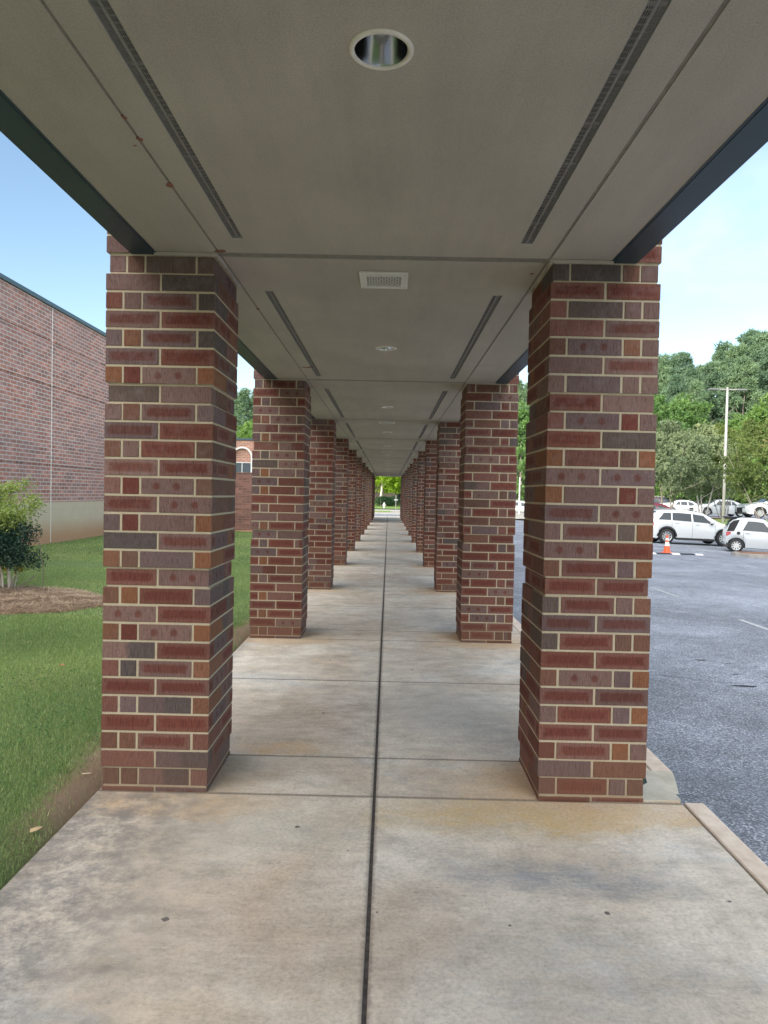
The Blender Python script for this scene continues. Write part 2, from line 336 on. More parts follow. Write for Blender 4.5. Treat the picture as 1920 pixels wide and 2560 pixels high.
def asphalt_material():
    m = mat('asphalt', rough=.82, spec=.35); n = NT(m); P = n.coord()
    v = n.voro(P, 105, out='Color'); g = n.sep(v)[0]
    c = n.ramp(g, [(0.0, (.10,.112,.135)), (.5, (.175,.190,.222)), (.85, (.29,.31,.35)), (1.0, (.50,.52,.56))])
    big = n.noise(P, .45, 6, .62, .5); mid = n.noise(P, 3.2, 6, .7)
    c = n.mix(1.0, c, n.ramp(big, [(.3, .72), (.5, 1.0), (.7, 1.38)]), 'MULTIPLY')
    c = n.mix(1.0, c, n.ramp(mid, [(.3, .8), (.5, 1.0), (.72, 1.25)]), 'MULTIPLY')
    c = n.mix(n.ramp(n.noise(P, 26, 5, .8), [(.60, 0.0), (.72, .55)]), c, (.33,.34,.36))
    # sealed cracks
    wv = n.node('ShaderNodeVectorMath', operation='ADD'); nz = n.node('ShaderNodeTexNoise'); n.L(P, nz.inputs['Vector']); nz.inputs['Scale'].default_value = .5; nz.inputs['Detail'].default_value = 5
    n.L(P, wv.inputs[0]); n.L(nz.outputs['Color'], wv.inputs[1])
    ck = n.voro(wv.outputs[0], .17, 'DISTANCE_TO_EDGE')
    c = n.mix(n.ramp(ck, [(.0, .45), (.002, .25), (.0045, 0.0)]), c, (.03,.032,.038))
    n.col(c); n.bump(n.math('ADD', g, n.noise(P, 40, 4)), .6, .006); return m
def soffit_material():
    m = mat('soffit_stucco', rough=.92, spec=.2); n = NT(m); P = n.coord()
    big = n.noise(P, .8, 5, .6, .3)
    c = n.mix(n.ramp(big, [(.35, 0.0), (.68, 1.0)]), (.405, .365, .315), (.480, .434, .376))
    st = n.noise(n.map(P, (6, .7, 1)), 1.0, 5, .65); c = n.mix(1.0, c, n.ramp(st, [(.3, .93), (.6, 1.03)]), 'MULTIPLY')
    gr = n.noise(P, 190, 3, .65); c = n.mix(1.0, c, n.ramp(gr, [(.3, .84), (.5, 1.0), (.7, 1.14)]), 'MULTIPLY')
    n.col(c); n.bump(gr, .7, .003); return m
def lawn_material():
    m = mat('lawn_soil', rough=.95, spec=.1); n = NT(m); P = n.coord()
    f = n.noise(P, 60, 5, .75); b = n.noise(P, .8, 5, .65)
    g = n.mix(n.ramp(f, [(.3, 0.0), (.7, 1.0)]), (.07, .115, .045), (.19, .27, .10))
    g = n.mix(n.ramp(b, [(.55, 0.0), (.7, .5)]), g, (.24, .21, .10))
    dirt = n.mix(f, (.20, .135, .085), (.38, .28, .20))
    s = n.sep(P); e = n.math('ADD', s[0], n.math('MULTIPLY', n.math('SUBTRACT', b, .5), .6))
    # worn bare strip against the slab beside the first pillars
    ym = n.math('SUBTRACT', n.math('MODULO', n.math('ADD', s[1], 42.16+1.6), 4.216), 1.6)
    near = n.math('MULTIPLY', n.sstep(-1.1, .0, ym), n.math('SUBTRACT', 1.0, n.sstep(.8, 1.6, ym)))
    dm = n.math('MULTIPLY', n.sstep(-1.94, -1.74, e), near)
    c = n.mix(dm, g, dirt); n.col(c); n.bump(f, .9, .02); return m
def far_grass_material():
    m = mat('far_grass', rough=.95, spec=.1); n = NT(m); P = n.coord()
    f = n.noise(P, 9, 6, .75); b = n.noise(P, .25, 5, .6)
    g = n.mix(n.ramp(f, [(.3, 0.0), (.7, 1.0)]), (.09, .17, .04), (.20, .30, .085))
    g = n.mix(n.ramp(b, [(.5, 0.0), (.68, .6)]), g, (.23, .18, .10)); n.col(g); n.bump(f, .8, .05); return m
def leaf_material(name, c_dark, c_light, c_alt=None, trans=.35, rough=.6):
    m = bpy.data.materials.new(name); m.use_nodes = True; n = NT(m); t = m.node_tree
    a = n.attr('tint', 'Fac'); oi = n.node('ShaderNodeObjectInfo').outputs['Random']
    stops = [(0.0, c_dark), (.7, c_light)] + ([(1.0, c_alt)] if c_alt else [(1.0, c_light)])
    c = n.ramp(a, stops); c = n.mix(1.0, c, n.ramp(oi, [(0.0, (.82,.86,.9)), (1.0, (1.18,1.12,1.0))]), 'MULTIPLY')
    n.col(c); n.b.inputs['Roughness'].default_value = rough; n.b.inputs['Specular IOR Level'].default_value = .3
    tr = n.node('ShaderNodeBsdfTranslucent'); n.L(n.mix(1.0, c, (1.2, 1.3, .6), 'MULTIPLY'), tr.inputs[0])
    ms = n.node('ShaderNodeMixShader'); ms.inputs[0].default_value = trans
    n.L(n.b.outputs[0], ms.inputs[1]); n.L(tr.outputs[0], ms.inputs[2]); n.L(ms.outputs[0], t.nodes['Material Output'].inputs[0])
    return m
def noisy(name, c1, c2, scale=8, rough=.8, metal=0, bump=0.0, spec=.4, stretch=(1,1,1)):
    m = mat(name, rough=rough, metal=metal, spec=spec); n = NT(m); P = n.map(n.coord(), stretch)
    f = n.noise(P, scale, 6, .65); n.col(n.mix(n.ramp(f, [(.32, 0.0), (.68, 1.0)]), c1, c2))
    if bump: n.bump(n.noise(P, scale*6, 4, .7), .6, bump)
    return m

M_BRICK = brick_material(); M_MORTAR = mortar_material(); M_CONC = concrete_material(); M_ASPH = asphalt_material()
M_SOF = soffit_material(); M_LAWN = lawn_material(); M_FGR = far_grass_material()
M_JOINT = noisy('joint_filler', (.035,.03,.03), (.10,.085,.075), 30, .95, bump=.004)
M_SEAM = noisy('soffit_seam', (.20,.185,.16), (.27,.25,.218), 20, .95, bump=.002)
M_KERB = noisy('kerb_concrete', (.56,.45,.35), (.76,.66,.55), 7, .85, bump=.003)
M_APRON = noisy('apron_concrete', (.42,.39,.31), (.60,.56,.47), 6, .85, bump=.002)
M_FASCIA = noisy('fascia_metal', (.024,.046,.064), (.034,.062,.084), 4, .42, .0, stretch=(1,.3,1))
M_WHITE = noisy('vent_paint', (.60,.59,.54), (.70,.69,.64), 15, .5)
M_GRILLE = noisy('grille_metal', (.21,.205,.195), (.29,.28,.27), 60, .5)
M_CHAN = noisy('channel_paint', (.30,.30,.29), (.40,.40,.38), 30, .6)
M_DARK = mat('dark_void', (.015,.015,.016), .9)
M_CHROME = noisy('reflector_metal', (.74,.75,.76), (.86,.87,.87), 14, .13, 1.0)
M_RING = noisy('ring_enamel', (.68,.64,.56), (.76,.73,.65), 25, .45)
M_LENS = mat('lamp_glass', (.55,.56,.55), .25)
M_PEEL = noisy('peeled_rust', (.20,.075,.05), (.30,.14,.10), 60, .95)
M_GUM = mat('gum_spot', (.15,.13,.115), .9)
M_DKGREEN = noisy('spout_green', (.015,.05,.05), (.025,.075,.07), 20, .45)
M_COPING = noisy('coping_metal', (.05,.085,.10), (.075,.115,.13), 3, .4, .2)
M_BARK = noisy('bark', (.12,.10,.085), (.27,.23,.20), 7, .95, bump=.03, stretch=(1,1,.25))
M_BARKTAN = noisy('bark_tan', (.22,.19,.16), (.36,.32,.28), 9, .9, bump=.01, stretch=(1,1,.3))
M_BARKPALE = noisy('bark_pale', (.42,.38,.33), (.62,.58,.52), 9, .9, bump=.01, stretch=(1,1,.3))

# ------------------------------------------------------------------ terrain
BAY = 4.216; NP = 12; HS = 2.985; PW = .6; PX = .9195
def z_lot(x, y):
    x = np.asarray(x, float); y = np.asarray(y, float)
    z = -.12 - .03*np.clip(x-2, -4, 16)
    k = smooth(3.4, 1.9, x)*0 + (1-smooth(1.9, 3.4, x))*(1-smooth(.05, 1.0, y)); z = z*(1-k) + (-.022)*k
    r = x/np.maximum(y+3.9, 5.0)
    up_ = smooth(36.5, 43.5, y)*smooth(.24, .33, r)
    z = z*(1-up_) + .36*up_
    far = smooth(52, 70, y)*(1-smooth(.24,.33,r)); z = z*(1-far) + (.04+.004*(y-60))*far*(1-smooth(5,14,x)) + z*far*smooth(5,14,x)
    return z
def z_left(x, y):
    x = np.asarray(x, float); y = np.asarray(y, float)
    z = -.018 + .19*smooth(-1.7, -9.1, x)*0 + .19*smooth(1.7, 9.1, -x) + .012*np.sin(x*2.1+y*.7)*smooth(1.8, 3, -x)
    far = smooth(48, 52, y); return z*(1-far) + (-.20)*far
def z_back(x, y):
    return .22 + .5*smooth(85, 100, y) + 7.5*smooth(98, 135, y)
def z_ground(x, y):
    a = z_left(x, y); b = z_lot(x, y) - .16
    z = np.where(x < -1.53, a, np.where(x < 1.9, -.30, b))
    return z
xs = np.unique(np.concatenate([np.array([-400,-250,-150,-90,-60,-40,-30,-22,-16,-13]), np.arange(-12, -1.6, .35), [-1.531,-1.529], np.arange(-1.2, 5, .5), np.arange(5, 60, 2.0), [70,90,120,170,250,400]]))
ys = np.unique(np.concatenate([np.array([-300,-150,-80,-50,-30,-20,-12,-8]), np.arange(-6, 30, .5), np.arange(30, 90, 2.0), [95,110,130,160,220,300,450]]))
g = grid_mesh('ground', xs, ys, z_ground, M_LAWN); tag(g, kind='structure')
xs = np.unique(np.concatenate([np.arange(1.74, 6, .2), np.arange(6, 60, 1.0), [64,70,80,100,130]]))
ys = np.unique(np.concatenate([np.array([-60,-30,-15,-8]), np.arange(-5, 4, .25), np.arange(4, 84, 1.0)]))
g = grid_mesh('parking_lot', xs, ys, z_lot, M_ASPH); tag(g, kind='structure')

# ------------------------------------------------------------------ brick pillars
PAL_RED = [((.205,.092,.072),(.148,.044,.033)), ((.188,.096,.080),(.142,.045,.034)), ((.182,.080,.062),(.138,.042,.031)), ((.172,.068,.049),(.145,.045,.033))]
PAL_PUR = [((.178,.108,.096),(.138,.050,.039)), ((.150,.100,.097),(.126,.049,.040)), ((.200,.122,.104),(.146,.056,.043))]
PAL_DRK = [((.102,.080,.076),(.080,.066,.064)), ((.122,.088,.076),(.088,.070,.064))]
PAL_ORG = [((.225,.096,.050),(.190,.078,.042)), ((.200,.092,.056),(.172,.074,.044))]
PAL_BRN = [((.172,.084,.058),(.138,.064,.045)), ((.155,.084,.062),(.130,.062,.044))]
# bricks of the two nearest front faces, course by course from the ground, left to right
FRONT_L = 'NNHr rH NNRr RR rPHO RR rDBO HR OrQO QR NORP RQ ONPO DB PrPO RQ rrQN BR NPRN BR PNBP DP OrQO BR POBD BR rPBD PD PNDD PB'.split()  # dark bricks near the top also hold the canopy shade in their colour
FRONT_R = 'rRPN PN rROP RR PRPO RB NQPO RR DRNN BB DRPN RR NRPO QR PBDO BQ OPrP QQ OrNO RD rQrP RP PPPP PB NQOP rB rDPP RR DDNP RR'.split()
def pillar(name, mirror, detail, seed, htop=3.45, front=None):
    rs = np.random.default_rng(seed); mb = MB(); info = []      # per face: base, core, info, uv mode
    J = .012; h = .09; s_ = .294; z0c = .035; C = .1016; BZ = C-J
    recess = {0: .009, 11: .014, 21: .014, 28: .012, -1: .006}
    def brick(x0, x1, y0, y1, z0, z1, lng, k, code=None):
        if code: q = {'R':0,'r':0,'B':1,'P':1,'Q':1,'D':2,'H':1,'O':3,'N':4}[code]; P_ = [PAL_RED, PAL_PUR, PAL_DRK, PAL_ORG, PAL_BRN][q]; b, c = P_[rs.integers(len(P_))]
        elif lng:
            p = rs.random(); t = (z0/3.0)
            wts = np.array([.60-.22*t, .26+.24*t, .06, .0, .08]); wts /= wts.sum()
        else: wts = np.array([.30, .22, .08, .22, .18])
        wts = wts if not code else None
        if not code: q = rs.choice(5, p=wts)
        P_ = [PAL_RED, PAL_PUR, PAL_DRK, PAL_ORG, PAL_BRN][q]; b, c = P_[rs.integers(len(P_))]
        j = 1+rs.normal(0, .07); b = tuple(np.array(b)*j); c = tuple(np.array(c)*j)
        if lng: pat = [rs.choice([1,1,1,0]), rs.choice([0,1,2,2,3]), rs.choice([0,3,3]), 0, rs.choice([0,1])][q]
        else: pat = 0 if q != 0 else rs.choice([0,0,1])
        if q == 2 and pat == 3: c = PAL_PUR[0][0]
        if code: pat = {'R':1,'B':1,'Q':2,'H':3}.get(code, 0)
        if code == 'H': c = PAL_DRK[0][0]
        if code == 'r' and not lng: b = c
        e = lambda a=.0009: rs.normal(0, a)
        x0 += e(); x1 += e(); y0 += e(); y1 += e(); z0 += e(.0006); z1 += e(.0006)
        f0 = len(mb.f)
        if detail: mb.cbox(x0, x1, y0, y1, z0, z1, .0022, 0, rs.normal(0, .0015))
        else: mb.box(x0, x1, y0, y1, z0, z1, 0)
        bb = (x0, x1, y0, y1, z0, z1)
        for _ in range(len(mb.f)-f0): info.append((b, c, (float(pat), 1.0, float(rs.random()*50)), bb))
        # uv computed later from bb
    nC = int((htop-z0c)/C)
    for k in range(-1, nC):
        r = recess.get(k, 0.0); z0 = z0c + k*C; z1 = z0 + BZ
        if k == -1: z0 = -.02; z1 = z0c-J
        L0, L1 = r, PW-r; D = h
        zz0 = z0+J*0; base_z = z0
        odd = (k % 2 != 0)
        # full-length faces pair
        hs = (L1-L0-J)/2
        inner0, inner1 = L0+D+J, L1-D-J
        hd = h; st = inner1-inner0-J-hd
        if k == -1: odd = True
        cd = front[k] if front and 0 <= k < len(front) else None
        if odd:   # front/back show two stretchers
            for (ya, yb) in ((L0, L0+D), (L1-D, L1)):
                f_ = cd if ya == L0 and cd else (None, None)
                brick(L0, L0+hs, ya, yb, base_z, z1, True, k, f_[0]); brick(L1-hs, L1, ya, yb, base_z, z1, True, k, f_[1])
            for (xa, xb) in ((L0, L0+D), (L1-D, L1)):
                brick(xa, xb, inner0, inner0+st, base_z, z1, True, k); brick(xa, xb, inner1-hd, inner1, base_z, z1, False, k)
        else:
            for (xa, xb) in ((L0, L0+D), (L1-D, L1)):
                brick(xa, xb, L0, L0+hs, base_z, z1, True, k, (cd[0] if xa == L0 else cd[3]) if cd else None); brick(xa, xb, L1-hs, L1, base_z, z1, True, k)
            for (ya, yb) in ((L0, L0+D), (L1-D, L1)):
                f_ = cd[1:3] if ya == L0 and cd else (None, None)
                if not mirror: brick(inner0, inner0+hd, ya, yb, base_z, z1, False, k, f_[0]); brick(inner1-st, inner1, ya, yb, base_z, z1, True, k, f_[1])
                else: brick(inner0, inner0+st, ya, yb, base_z, z1, True, k, f_[0]); brick(inner1-hd, inner1, ya, yb, base_z, z1, False, k, f_[1])
        # mortar body of this course, with a pointed bed joint above
        rn = recess.get(k+1, 0.0); i0 = r+.0045
        f0 = len(mb.f); mb.box(i0, PW-i0, i0, PW-i0, base_z-(.0005 if k >= 0 else 0), z1+.0005, 1)
        i1 = max(r, rn)+.0035; mb.box(i1, PW-i1, i1, PW-i1, z1+.0005, z1+J-.0005, 1)
        for _ in range(len(mb.f)-f0): info.append(((.4,.4,.4),(.4,.4,.4),(0.,1.,0.),None))
    o = mb.build(name, [M_BRICK, M_MORTAR]); me = o.data
    nl = len(me.loops); base = np.ones((nl,4), np.float32); core = np.ones((nl,4), np.float32); inf = np.ones((nl,4), np.float32); uv = np.zeros((nl,2), np.float32)
    Vc = np.array(mb.v); li = 0
    for fi, f in enumerate(mb.f):
        b, c, it, bb = info[fi]; n_ = len(f)
        base[li:li+n_, :3] = b; core[li:li+n_, :3] = c; inf[li:li+n_, :3] = it
        if bb:
            P_ = Vc[list(f)]; ext = P_.max(0)-P_.min(0)
            lngx = (bb[1]-bb[0]) ; lngy = (bb[3]-bb[2])
            if ext[0] < ext[1] or (ext[0] < .004): u = (P_[:,1]-bb[2])/lngy
            else: u = (P_[:,0]-bb[0])/lngx
            uv[li:li+n_, 0] = u; uv[li:li+n_, 1] = (P_[:,2]-bb[4])/(bb[5]-bb[4])
        li += n_
    for nm, arr in (('base', base), ('core', core), ('info', inf)):
        a = me.attributes.new(nm, 'FLOAT_COLOR', 'CORNER'); a.data.foreach_set('color', arr.ravel())
    ul = me.uv_layers.new(name='uv'); ul.data.foreach_set('uv', uv.ravel())
    return o
ORD = ['nearest', 'second', 'third', 'fourth', 'fifth', 'sixth', 'seventh', 'eighth', 'ninth', 'tenth', 'eleventh', 'farthest']
for side in (0, 1):
    for i in range(NP):
        o = pillar('brick_pillar', side == 1, i < 2, 100*side+i+3, front=(FRONT_R if side else FRONT_L) if i == 0 else None)
        o.location = ((-PX-PW) if side == 0 else PX, i*BAY, 0)
        where = 'left row beside the lawn' if side == 0 else 'right row beside the parking lot'
        if i == 0: lb = 'nearest square brick pillar of the ' + where
        elif i == NP-1: lb = 'farthest square brick pillar of the ' + where + ', at the end of the walkway'
        else: lb = ORD[i] + ' square brick pillar from the camera in the ' + where
        tag(o, lb, 'pillar', 'brick pillars carrying the walkway roof')

# ------------------------------------------------------------------ canopy
Y0, Y1 = -7.6, (NP-1)*BAY+PW+.25
canopy = empty('walkway_canopy', (0, 0, 0), 0, 'flat walkway roof with beige stucco underside and dark metal edges above the brick pillars', 'canopy')
FI = 1.255; FO = 1.387
GL = (-.776, -.718); GR = (.703, .766)
def soffit():
    mb = MB(); T = .05
    def cell(x0, x1, y0, y1): mb.box(x0, x1, y0, y1, HS, HS+T, 0)
    strips_all = [(-FI, -.905), (-.893, GL[0]), (GL[1], GR[0]), (GR[1], .897), (.914, FI)]
    for b in range(-2, NP):
        yb = b*BAY; ya = max(yb+.052, Y0); ye = min(yb+BAY-.022, Y1)
        if ye <= ya: continue
        g0, g1 = yb+.70, yb+3.975; ly = yb+2.415
        for si, (x0, x1) in enumerate(strips_all):
            if si == 2:
                hx, R = .15, .083; y_a, y_b = ly-hx, ly+hx
                if y_b < ye and y_a > ya:
                    cell(x0, x1, ya, y_a); cell(x0, x1, y_b, ye); cell(x0, -hx, y_a, y_b); cell(hx, x1, y_a, y_b)
                    n = 48; V = []; Fs = []
                    for k in range(n):
                        t = 2*math.pi*(k+.5)/n; cx_, sy_ = math.cos(t), math.sin(t); q = hx/max(abs(cx_), abs(sy_))
                        V += [(R*cx_, ly+R*sy_, HS), (q*cx_, ly+q*sy_, HS)]
                    # pull the nearest ring points into the exact corners
                    for cxn, cyn in ((1,1),(-1,1),(1,-1),(-1,-1)):
                        j = min(range(n), key=lambda k: (V[2*k+1][0]-cxn*hx)**2+(V[2*k+1][1]-ly-cyn*hx)**2); V[2*j+1] = (cxn*hx, ly+cyn*hx, HS)
                    for k in range(n): a = 2*k; c = 2*((k+1) % n); Fs.append((a, c, c+1, a+1))
                    mb.add(V, Fs, 0)
                else: cell(x0, x1, ya, ye)
            else: cell(x0, x1, ya, ye)
        # closing pieces beyond both ends of the two strip vents
        for (gx0, gx1) in (GL, GR):
            if min(g0, ye) > ya: cell(gx0, gx1, ya, min(g0, ye))
            if g1 < ye: cell(gx0, gx1, g1, ye)
    # recessed seams
    mb.box(-.905, -.893, Y0, Y1, HS+.004, HS+T, 1); mb.box(.897, .914, Y0, Y1, HS+.004, HS+T, 1)
    for b in range(-1, NP):
        yb = b*BAY
        for (x0, x1) in ((-FI, -.905), (-.893, .897), (.914, FI)): mb.box(x0, x1, yb-.022, yb+.052, HS+.004, HS+T, 1)
    return mb.build('soffit', [M_SOF, M_SEAM], canopy)
soffit()
def peel(x, y, a, b, rot, sd):
    r = np.random.default_rng(sd); n = 11; c, s = math.cos(rot), math.sin(rot); P = []
    for k in range(n):
        t = 2*math.pi*k/n; q = 1+r.normal(0, .12); X, Y = a*q*math.cos(t), b*q*math.sin(t); P.append((x+c*X-s*Y, y+s*X+c*Y))
    return P
mb = MB()
for (x, y, a, b, rt) in [(-.897,-1.40,.012,.008,1.2), (-.895,-1.25,.014,.010,1.0), (-.93,-1.2,.006,.004,0), (-.905,-.86,.022,.016,1.5), (-.885,-.045,.020,.034,1.4),
                         (-.83,3.45,.05,.022,.2), (-.78,3.42,.03,.016,0), (-.90,1.15,.012,.02,.3), (.86,.24,.010,.014,.5)]:
    mb = MB(); mb.prism(peel(x, y, a, b, rt, int(abs(x*y)*1000)), HS-.0015, HS+.003); mb.build('peeled_patch', M_PEEL, canopy)
mb = MB()
for sg in (-1, 1):
    xa, xb = sorted((sg*FI, sg*FO))
    mb.box(xa, xb, Y0, Y1, HS-.006, HS+.40)
    xa, xb = sorted((sg*(FO+.0), sg*(FO+.03))); mb.box(xa+.0 if sg > 0 else xa, xb, Y0, Y1, HS+.33, HS+.43)
    xa, xb = sorted((sg*(FI-.012), sg*FI)); mb.box(xa, xb, Y0, Y1, HS-.003, HS+.03)
    f = mb.build('fascia', M_FASCIA, canopy); mb = MB()
mb.box(-FO+.002, FO-.002, Y0+.002, Y1-.002, HS+.28, HS+.33); mb.build('roof', M_FASCIA, canopy)
for i in range(NP):     # painted casing bead where the soffit meets each pillar
    for sg in (-1, 1):
        mb = MB()
        y = i*BAY; t = .011; z0, z1 = HS-.016, HS+.002
        xi = sg*PX; xo = sg*FI
        a, b_ = sorted((xi-sg*t, xo)); mb.box(a, b_, y-t, y-.0005, z0, z1)
        a, b_ = sorted((xi-sg*t, xi-sg*.0005)); mb.box(a, b_, y-.0005, y+PW+t, z0, z1)
        mb.build('casing_bead', M_SOF, canopy)

# recessed lights
def recessed_light():
    r = empty('recessed_light', (0, 0, HS), 0)
    mb = MB(); mb.lathe([(.079,-.001),(.080,-.006),(.090,-.006),(.0945,-.003),(.095,.001)], n=64); mb.build('trim_ring', M_RING, r, True)
    mb = MB(); mb.lathe([(.0805,-.004),(.078,.01),(.072,.07),(.062,.13),(.050,.17),(.030,.19),(.0295,.22)], n=64, cap1=True); mb.build('reflector', M_CHROME, r, True)
    mb = MB(); mb.lathe([(.002,.10),(.016,.105),(.024,.125),(.026,.15),(.018,.185),(.013,.21)], n=24, cap0=True, cap1=True); mb.build('lamp_bulb', M_LENS, r, True)
    return r
L0 = recessed_light(); snapshot(L0)
LN = [k for k in range(-1, NP-1)]
for j, k in enumerate(LN):
    o = L0 if j == 0 else copy_tree(L0)
    o.location = (.007, k*BAY+2.415, HS)
    tag(o, ('round recessed ceiling light nearest the camera, set in the first soffit panel' if j == 0 else
            '%s round recessed ceiling light along the walkway ceiling, counting from the camera' % (ORD[j] if j < 11 else 'farthest')), 'ceiling light', 'recessed ceiling lights')
# louvred ceiling vents
def ceiling_vent():
    r = empty('ceiling_vent', (0, 0, HS), 0); mb = MB(); w_, d_ = .145, .153
    a, b_ = .102, .108
    for (x0,x1,y0,y1) in ((-w_,-a,-d_,d_),(a,w_,-d_,d_),(-a,a,-d_,-b_),(-a,a,b_,d_)): mb.cbox(x0,x1,y0,y1,-.013,-.001,.002)
    mb.build('vent_frame', M_WHITE, r)
    mb = MB(); mb.box(-a,a,-b_,b_,-.003,-.0015, 1)
    mb.box(-a,a,-b_,-b_+.012,-.016,-.004,0)
    n = 13                    # expanded metal lattice
    for k in range(-n, n+1):
        for sg in (-1, 1):
            x0 = k*.032
            pts = []
            for q in (-1, 1):
                y = q*b_; x = x0+sg*y*1.0; pts.append([x, y])
            (xa, ya), (xb, yb) = pts
            def clip(xa, ya, xb, yb):
                t0, t1 = 0.0, 1.0; dx = xb-xa
                for lim, s2 in ((a, 1), (-a, -1)):
                    da, db = s2*(lim-xa), s2*(lim-xb)
                    da = lim-xa if s2 > 0 else xa-lim; db = lim-xb if s2 > 0 else xb-lim
                    if da < 0 and db < 0: return None
                    if da < 0: t0 = max(t0, da/(da-db))
                    elif db < 0: t1 = min(t1, da/(da-db))
                if t1 <= t0: return None
                return (xa+dx*t0, ya+(yb-ya)*t0, xa+dx*t1, ya+(yb-ya)*t1)
            c = clip(xa, ya, xb, yb)
            if c:
                xa, ya, xb, yb = c; t = .0042
                zz = -.008 if sg > 0 else -.0085
                mb.add([(xa-t,ya,zz),(xa+t,ya,zz),(xb+t,yb,zz),(xb-t,yb,zz),(xa-t,ya,zz+.003),(xa+t,ya,zz+.003),(xb+t,yb,zz+.003),(xb-t,yb,zz+.003)],
                       [(0,3,2,1),(4,5,6,7),(0,1,5,4),(1,2,6,5),(2,3,7,6),(3,0,4,7)], 0)
    mb.build('vent_grille', [M_WHITE, M_DARK], r)
    for x in (-.125, .125):
        for y in (-.12, .12): mb = MB(); mb.lathe([(.004,-.0145),(.004,-.012)], (x,y,0), 10, cap0=True); mb.build('screw', M_GRILLE, r)
    return r
V0 = ceiling_vent(); snapshot(V0)
for j, k in enumerate(range(0, NP, 2)):
    o = V0 if j == 0 else copy_tree(V0)
    o.location = (0, k*BAY+.40, HS)
    tag(o, ['white square ceiling vent with perforated grille nearest the camera'] [0] if j == 0 else '%s white square ceiling vent along the walkway ceiling, counting from the camera' % (ORD[j] if j < 5 else 'sixth'),
        'vent', 'square ceiling vents')
# strip vents
def strip_vent(xa, xb):
    r = empty('strip_vent', ((xa+xb)/2, 0, HS), 0); w_ = (xb-xa)/2; y0, y1 = .70, 3.975
    mb = MB(); D = .045
    for (x0,x1,ya,yb,z0,z1) in ((-w_,-w_+.002,y0,y1,.0005,D),(w_-.002,w_,y0,y1,.0005,D),(-w_+.002,w_-.002,y0,y0+.002,.0005,D),(-w_+.002,w_-.002,y1-.002,y1,.0005,D)): mb.box(x0,x1,ya,yb,z0,z1,0)
    mb.box(-w_,w_,y0,y1,D,D+.002,1)
    mb.build('channel', [M_CHAN, M_DARK], r)
    mb = MB(); wi = w_-.003; n = 9
    for k in range(n):
        x = -wi+2*wi*(k+.5)/n; t = .0011 if k != n//2 else .0035
        mb.box(x-t, x+t, y0+.003, y1-.003, .004, .006)
    nb = int((y1-y0)/.03)
    for k in range(nb+1):
        y = y0+.004+k*.03; t = .0022 if k % 10 else .009
        mb.box(-wi, wi, y, min(y+2*t, y1-.002), .0065, .0085)
    mb.build('louvre', M_GRILLE, r); return r
for sd_, (xa, xb) in enumerate((GL, GR)):
    p0 = strip_vent(xa, xb); snapshot(p0)
    for j, k in enumerate(range(-1, NP-1)):
        o = p0 if j == 0 else copy_tree(p0)
        o.location = ((xa+xb)/2, k*BAY, HS)
        lr = 'left' if sd_ == 0 else 'right'
        tag(o, ('long narrow slotted vent along the %s side of the nearest ceiling panel' % lr) if j == 0 else
            '%s long narrow slotted vent from the camera on the %s side of the walkway ceiling' % (ORD[j], lr), 'vent', 'narrow strip vents in the soffit')

# ------------------------------------------------------------------ walkway
mb = MB()
def slab(x0, x1, y0, y1):
    c = .0025; z = 0.0
    V = [(x0,y0,-.28),(x1,y0,-.28),(x1,y1,-.28),(x0,y1,-.28),(x0,y0,z-c),(x1,y0,z-c),(x1,y1,z-c),(x0,y1,z-c),(x0+c,y0+c,z),(x1-c,y0+c,z),(x1-c,y1-c,z),(x0+c,y1-c,z)]
    mb.add(V, [(0,1,5,4),(1,2,6,5),(2,3,7,6),(3,0,4,7),(4,5,9,8),(5,6,10,9),(6,7,11,10),(7,4,8,11),(8,9,10,11)], 0)
XL, XR = -1.532, 1.726
cuts = [-8.432]
for b in range(-2, 12):
    for q in (0.0, .578, 2.43): cuts.append(b*BAY+q)
cuts = sorted(c for c in cuts if c < 47.5) + [47.6, 51.3]
wob = [0.0, .004, -.003, .002]
for i in range(len(cuts)-1):
    ya, yb = cuts[i]+.0045, cuts[i+1]-.0045
    slab(XL, .004, ya, yb); slab(.020, XR if True else 0, ya, yb)
mb.box(.004, .020, cuts[0], cuts[-1], -.1, -.006, 1)
mb.box(XL+.01, XR-.01, cuts[0], cuts[-1], -.2, -.012, 1)
for (x, y, a, b_) in [(-.785,-1.17,.017,.014),(-.369,-.376,.013,.011),(-.407,1.479,.013,.010),(.044,-1.088,.005,.005),(.982,-1.056,.011,.012),(.569,-1.155,.006,.006),
                      (1.53,-.95,.009,.006),(.32,2.9,.012,.009),(-.5,3.2,.010,.008),(.6,4.9,.012,.01),(-.2,6.1,.014,.01),(.3,-.9,.004,.004),(-.1,-.6,.004,.006)]:
    mb.prism([(p[0], p[1]) for p in peel(x, y, a, b_, 0.3, int(abs(x*y)*777))], .0002, .0012, 2)
# hairline mortar smear and grime along pillar feet
o = mb.build('walkway', [M_CONC, M_JOINT, M_GUM]); tag(o, kind='structure')
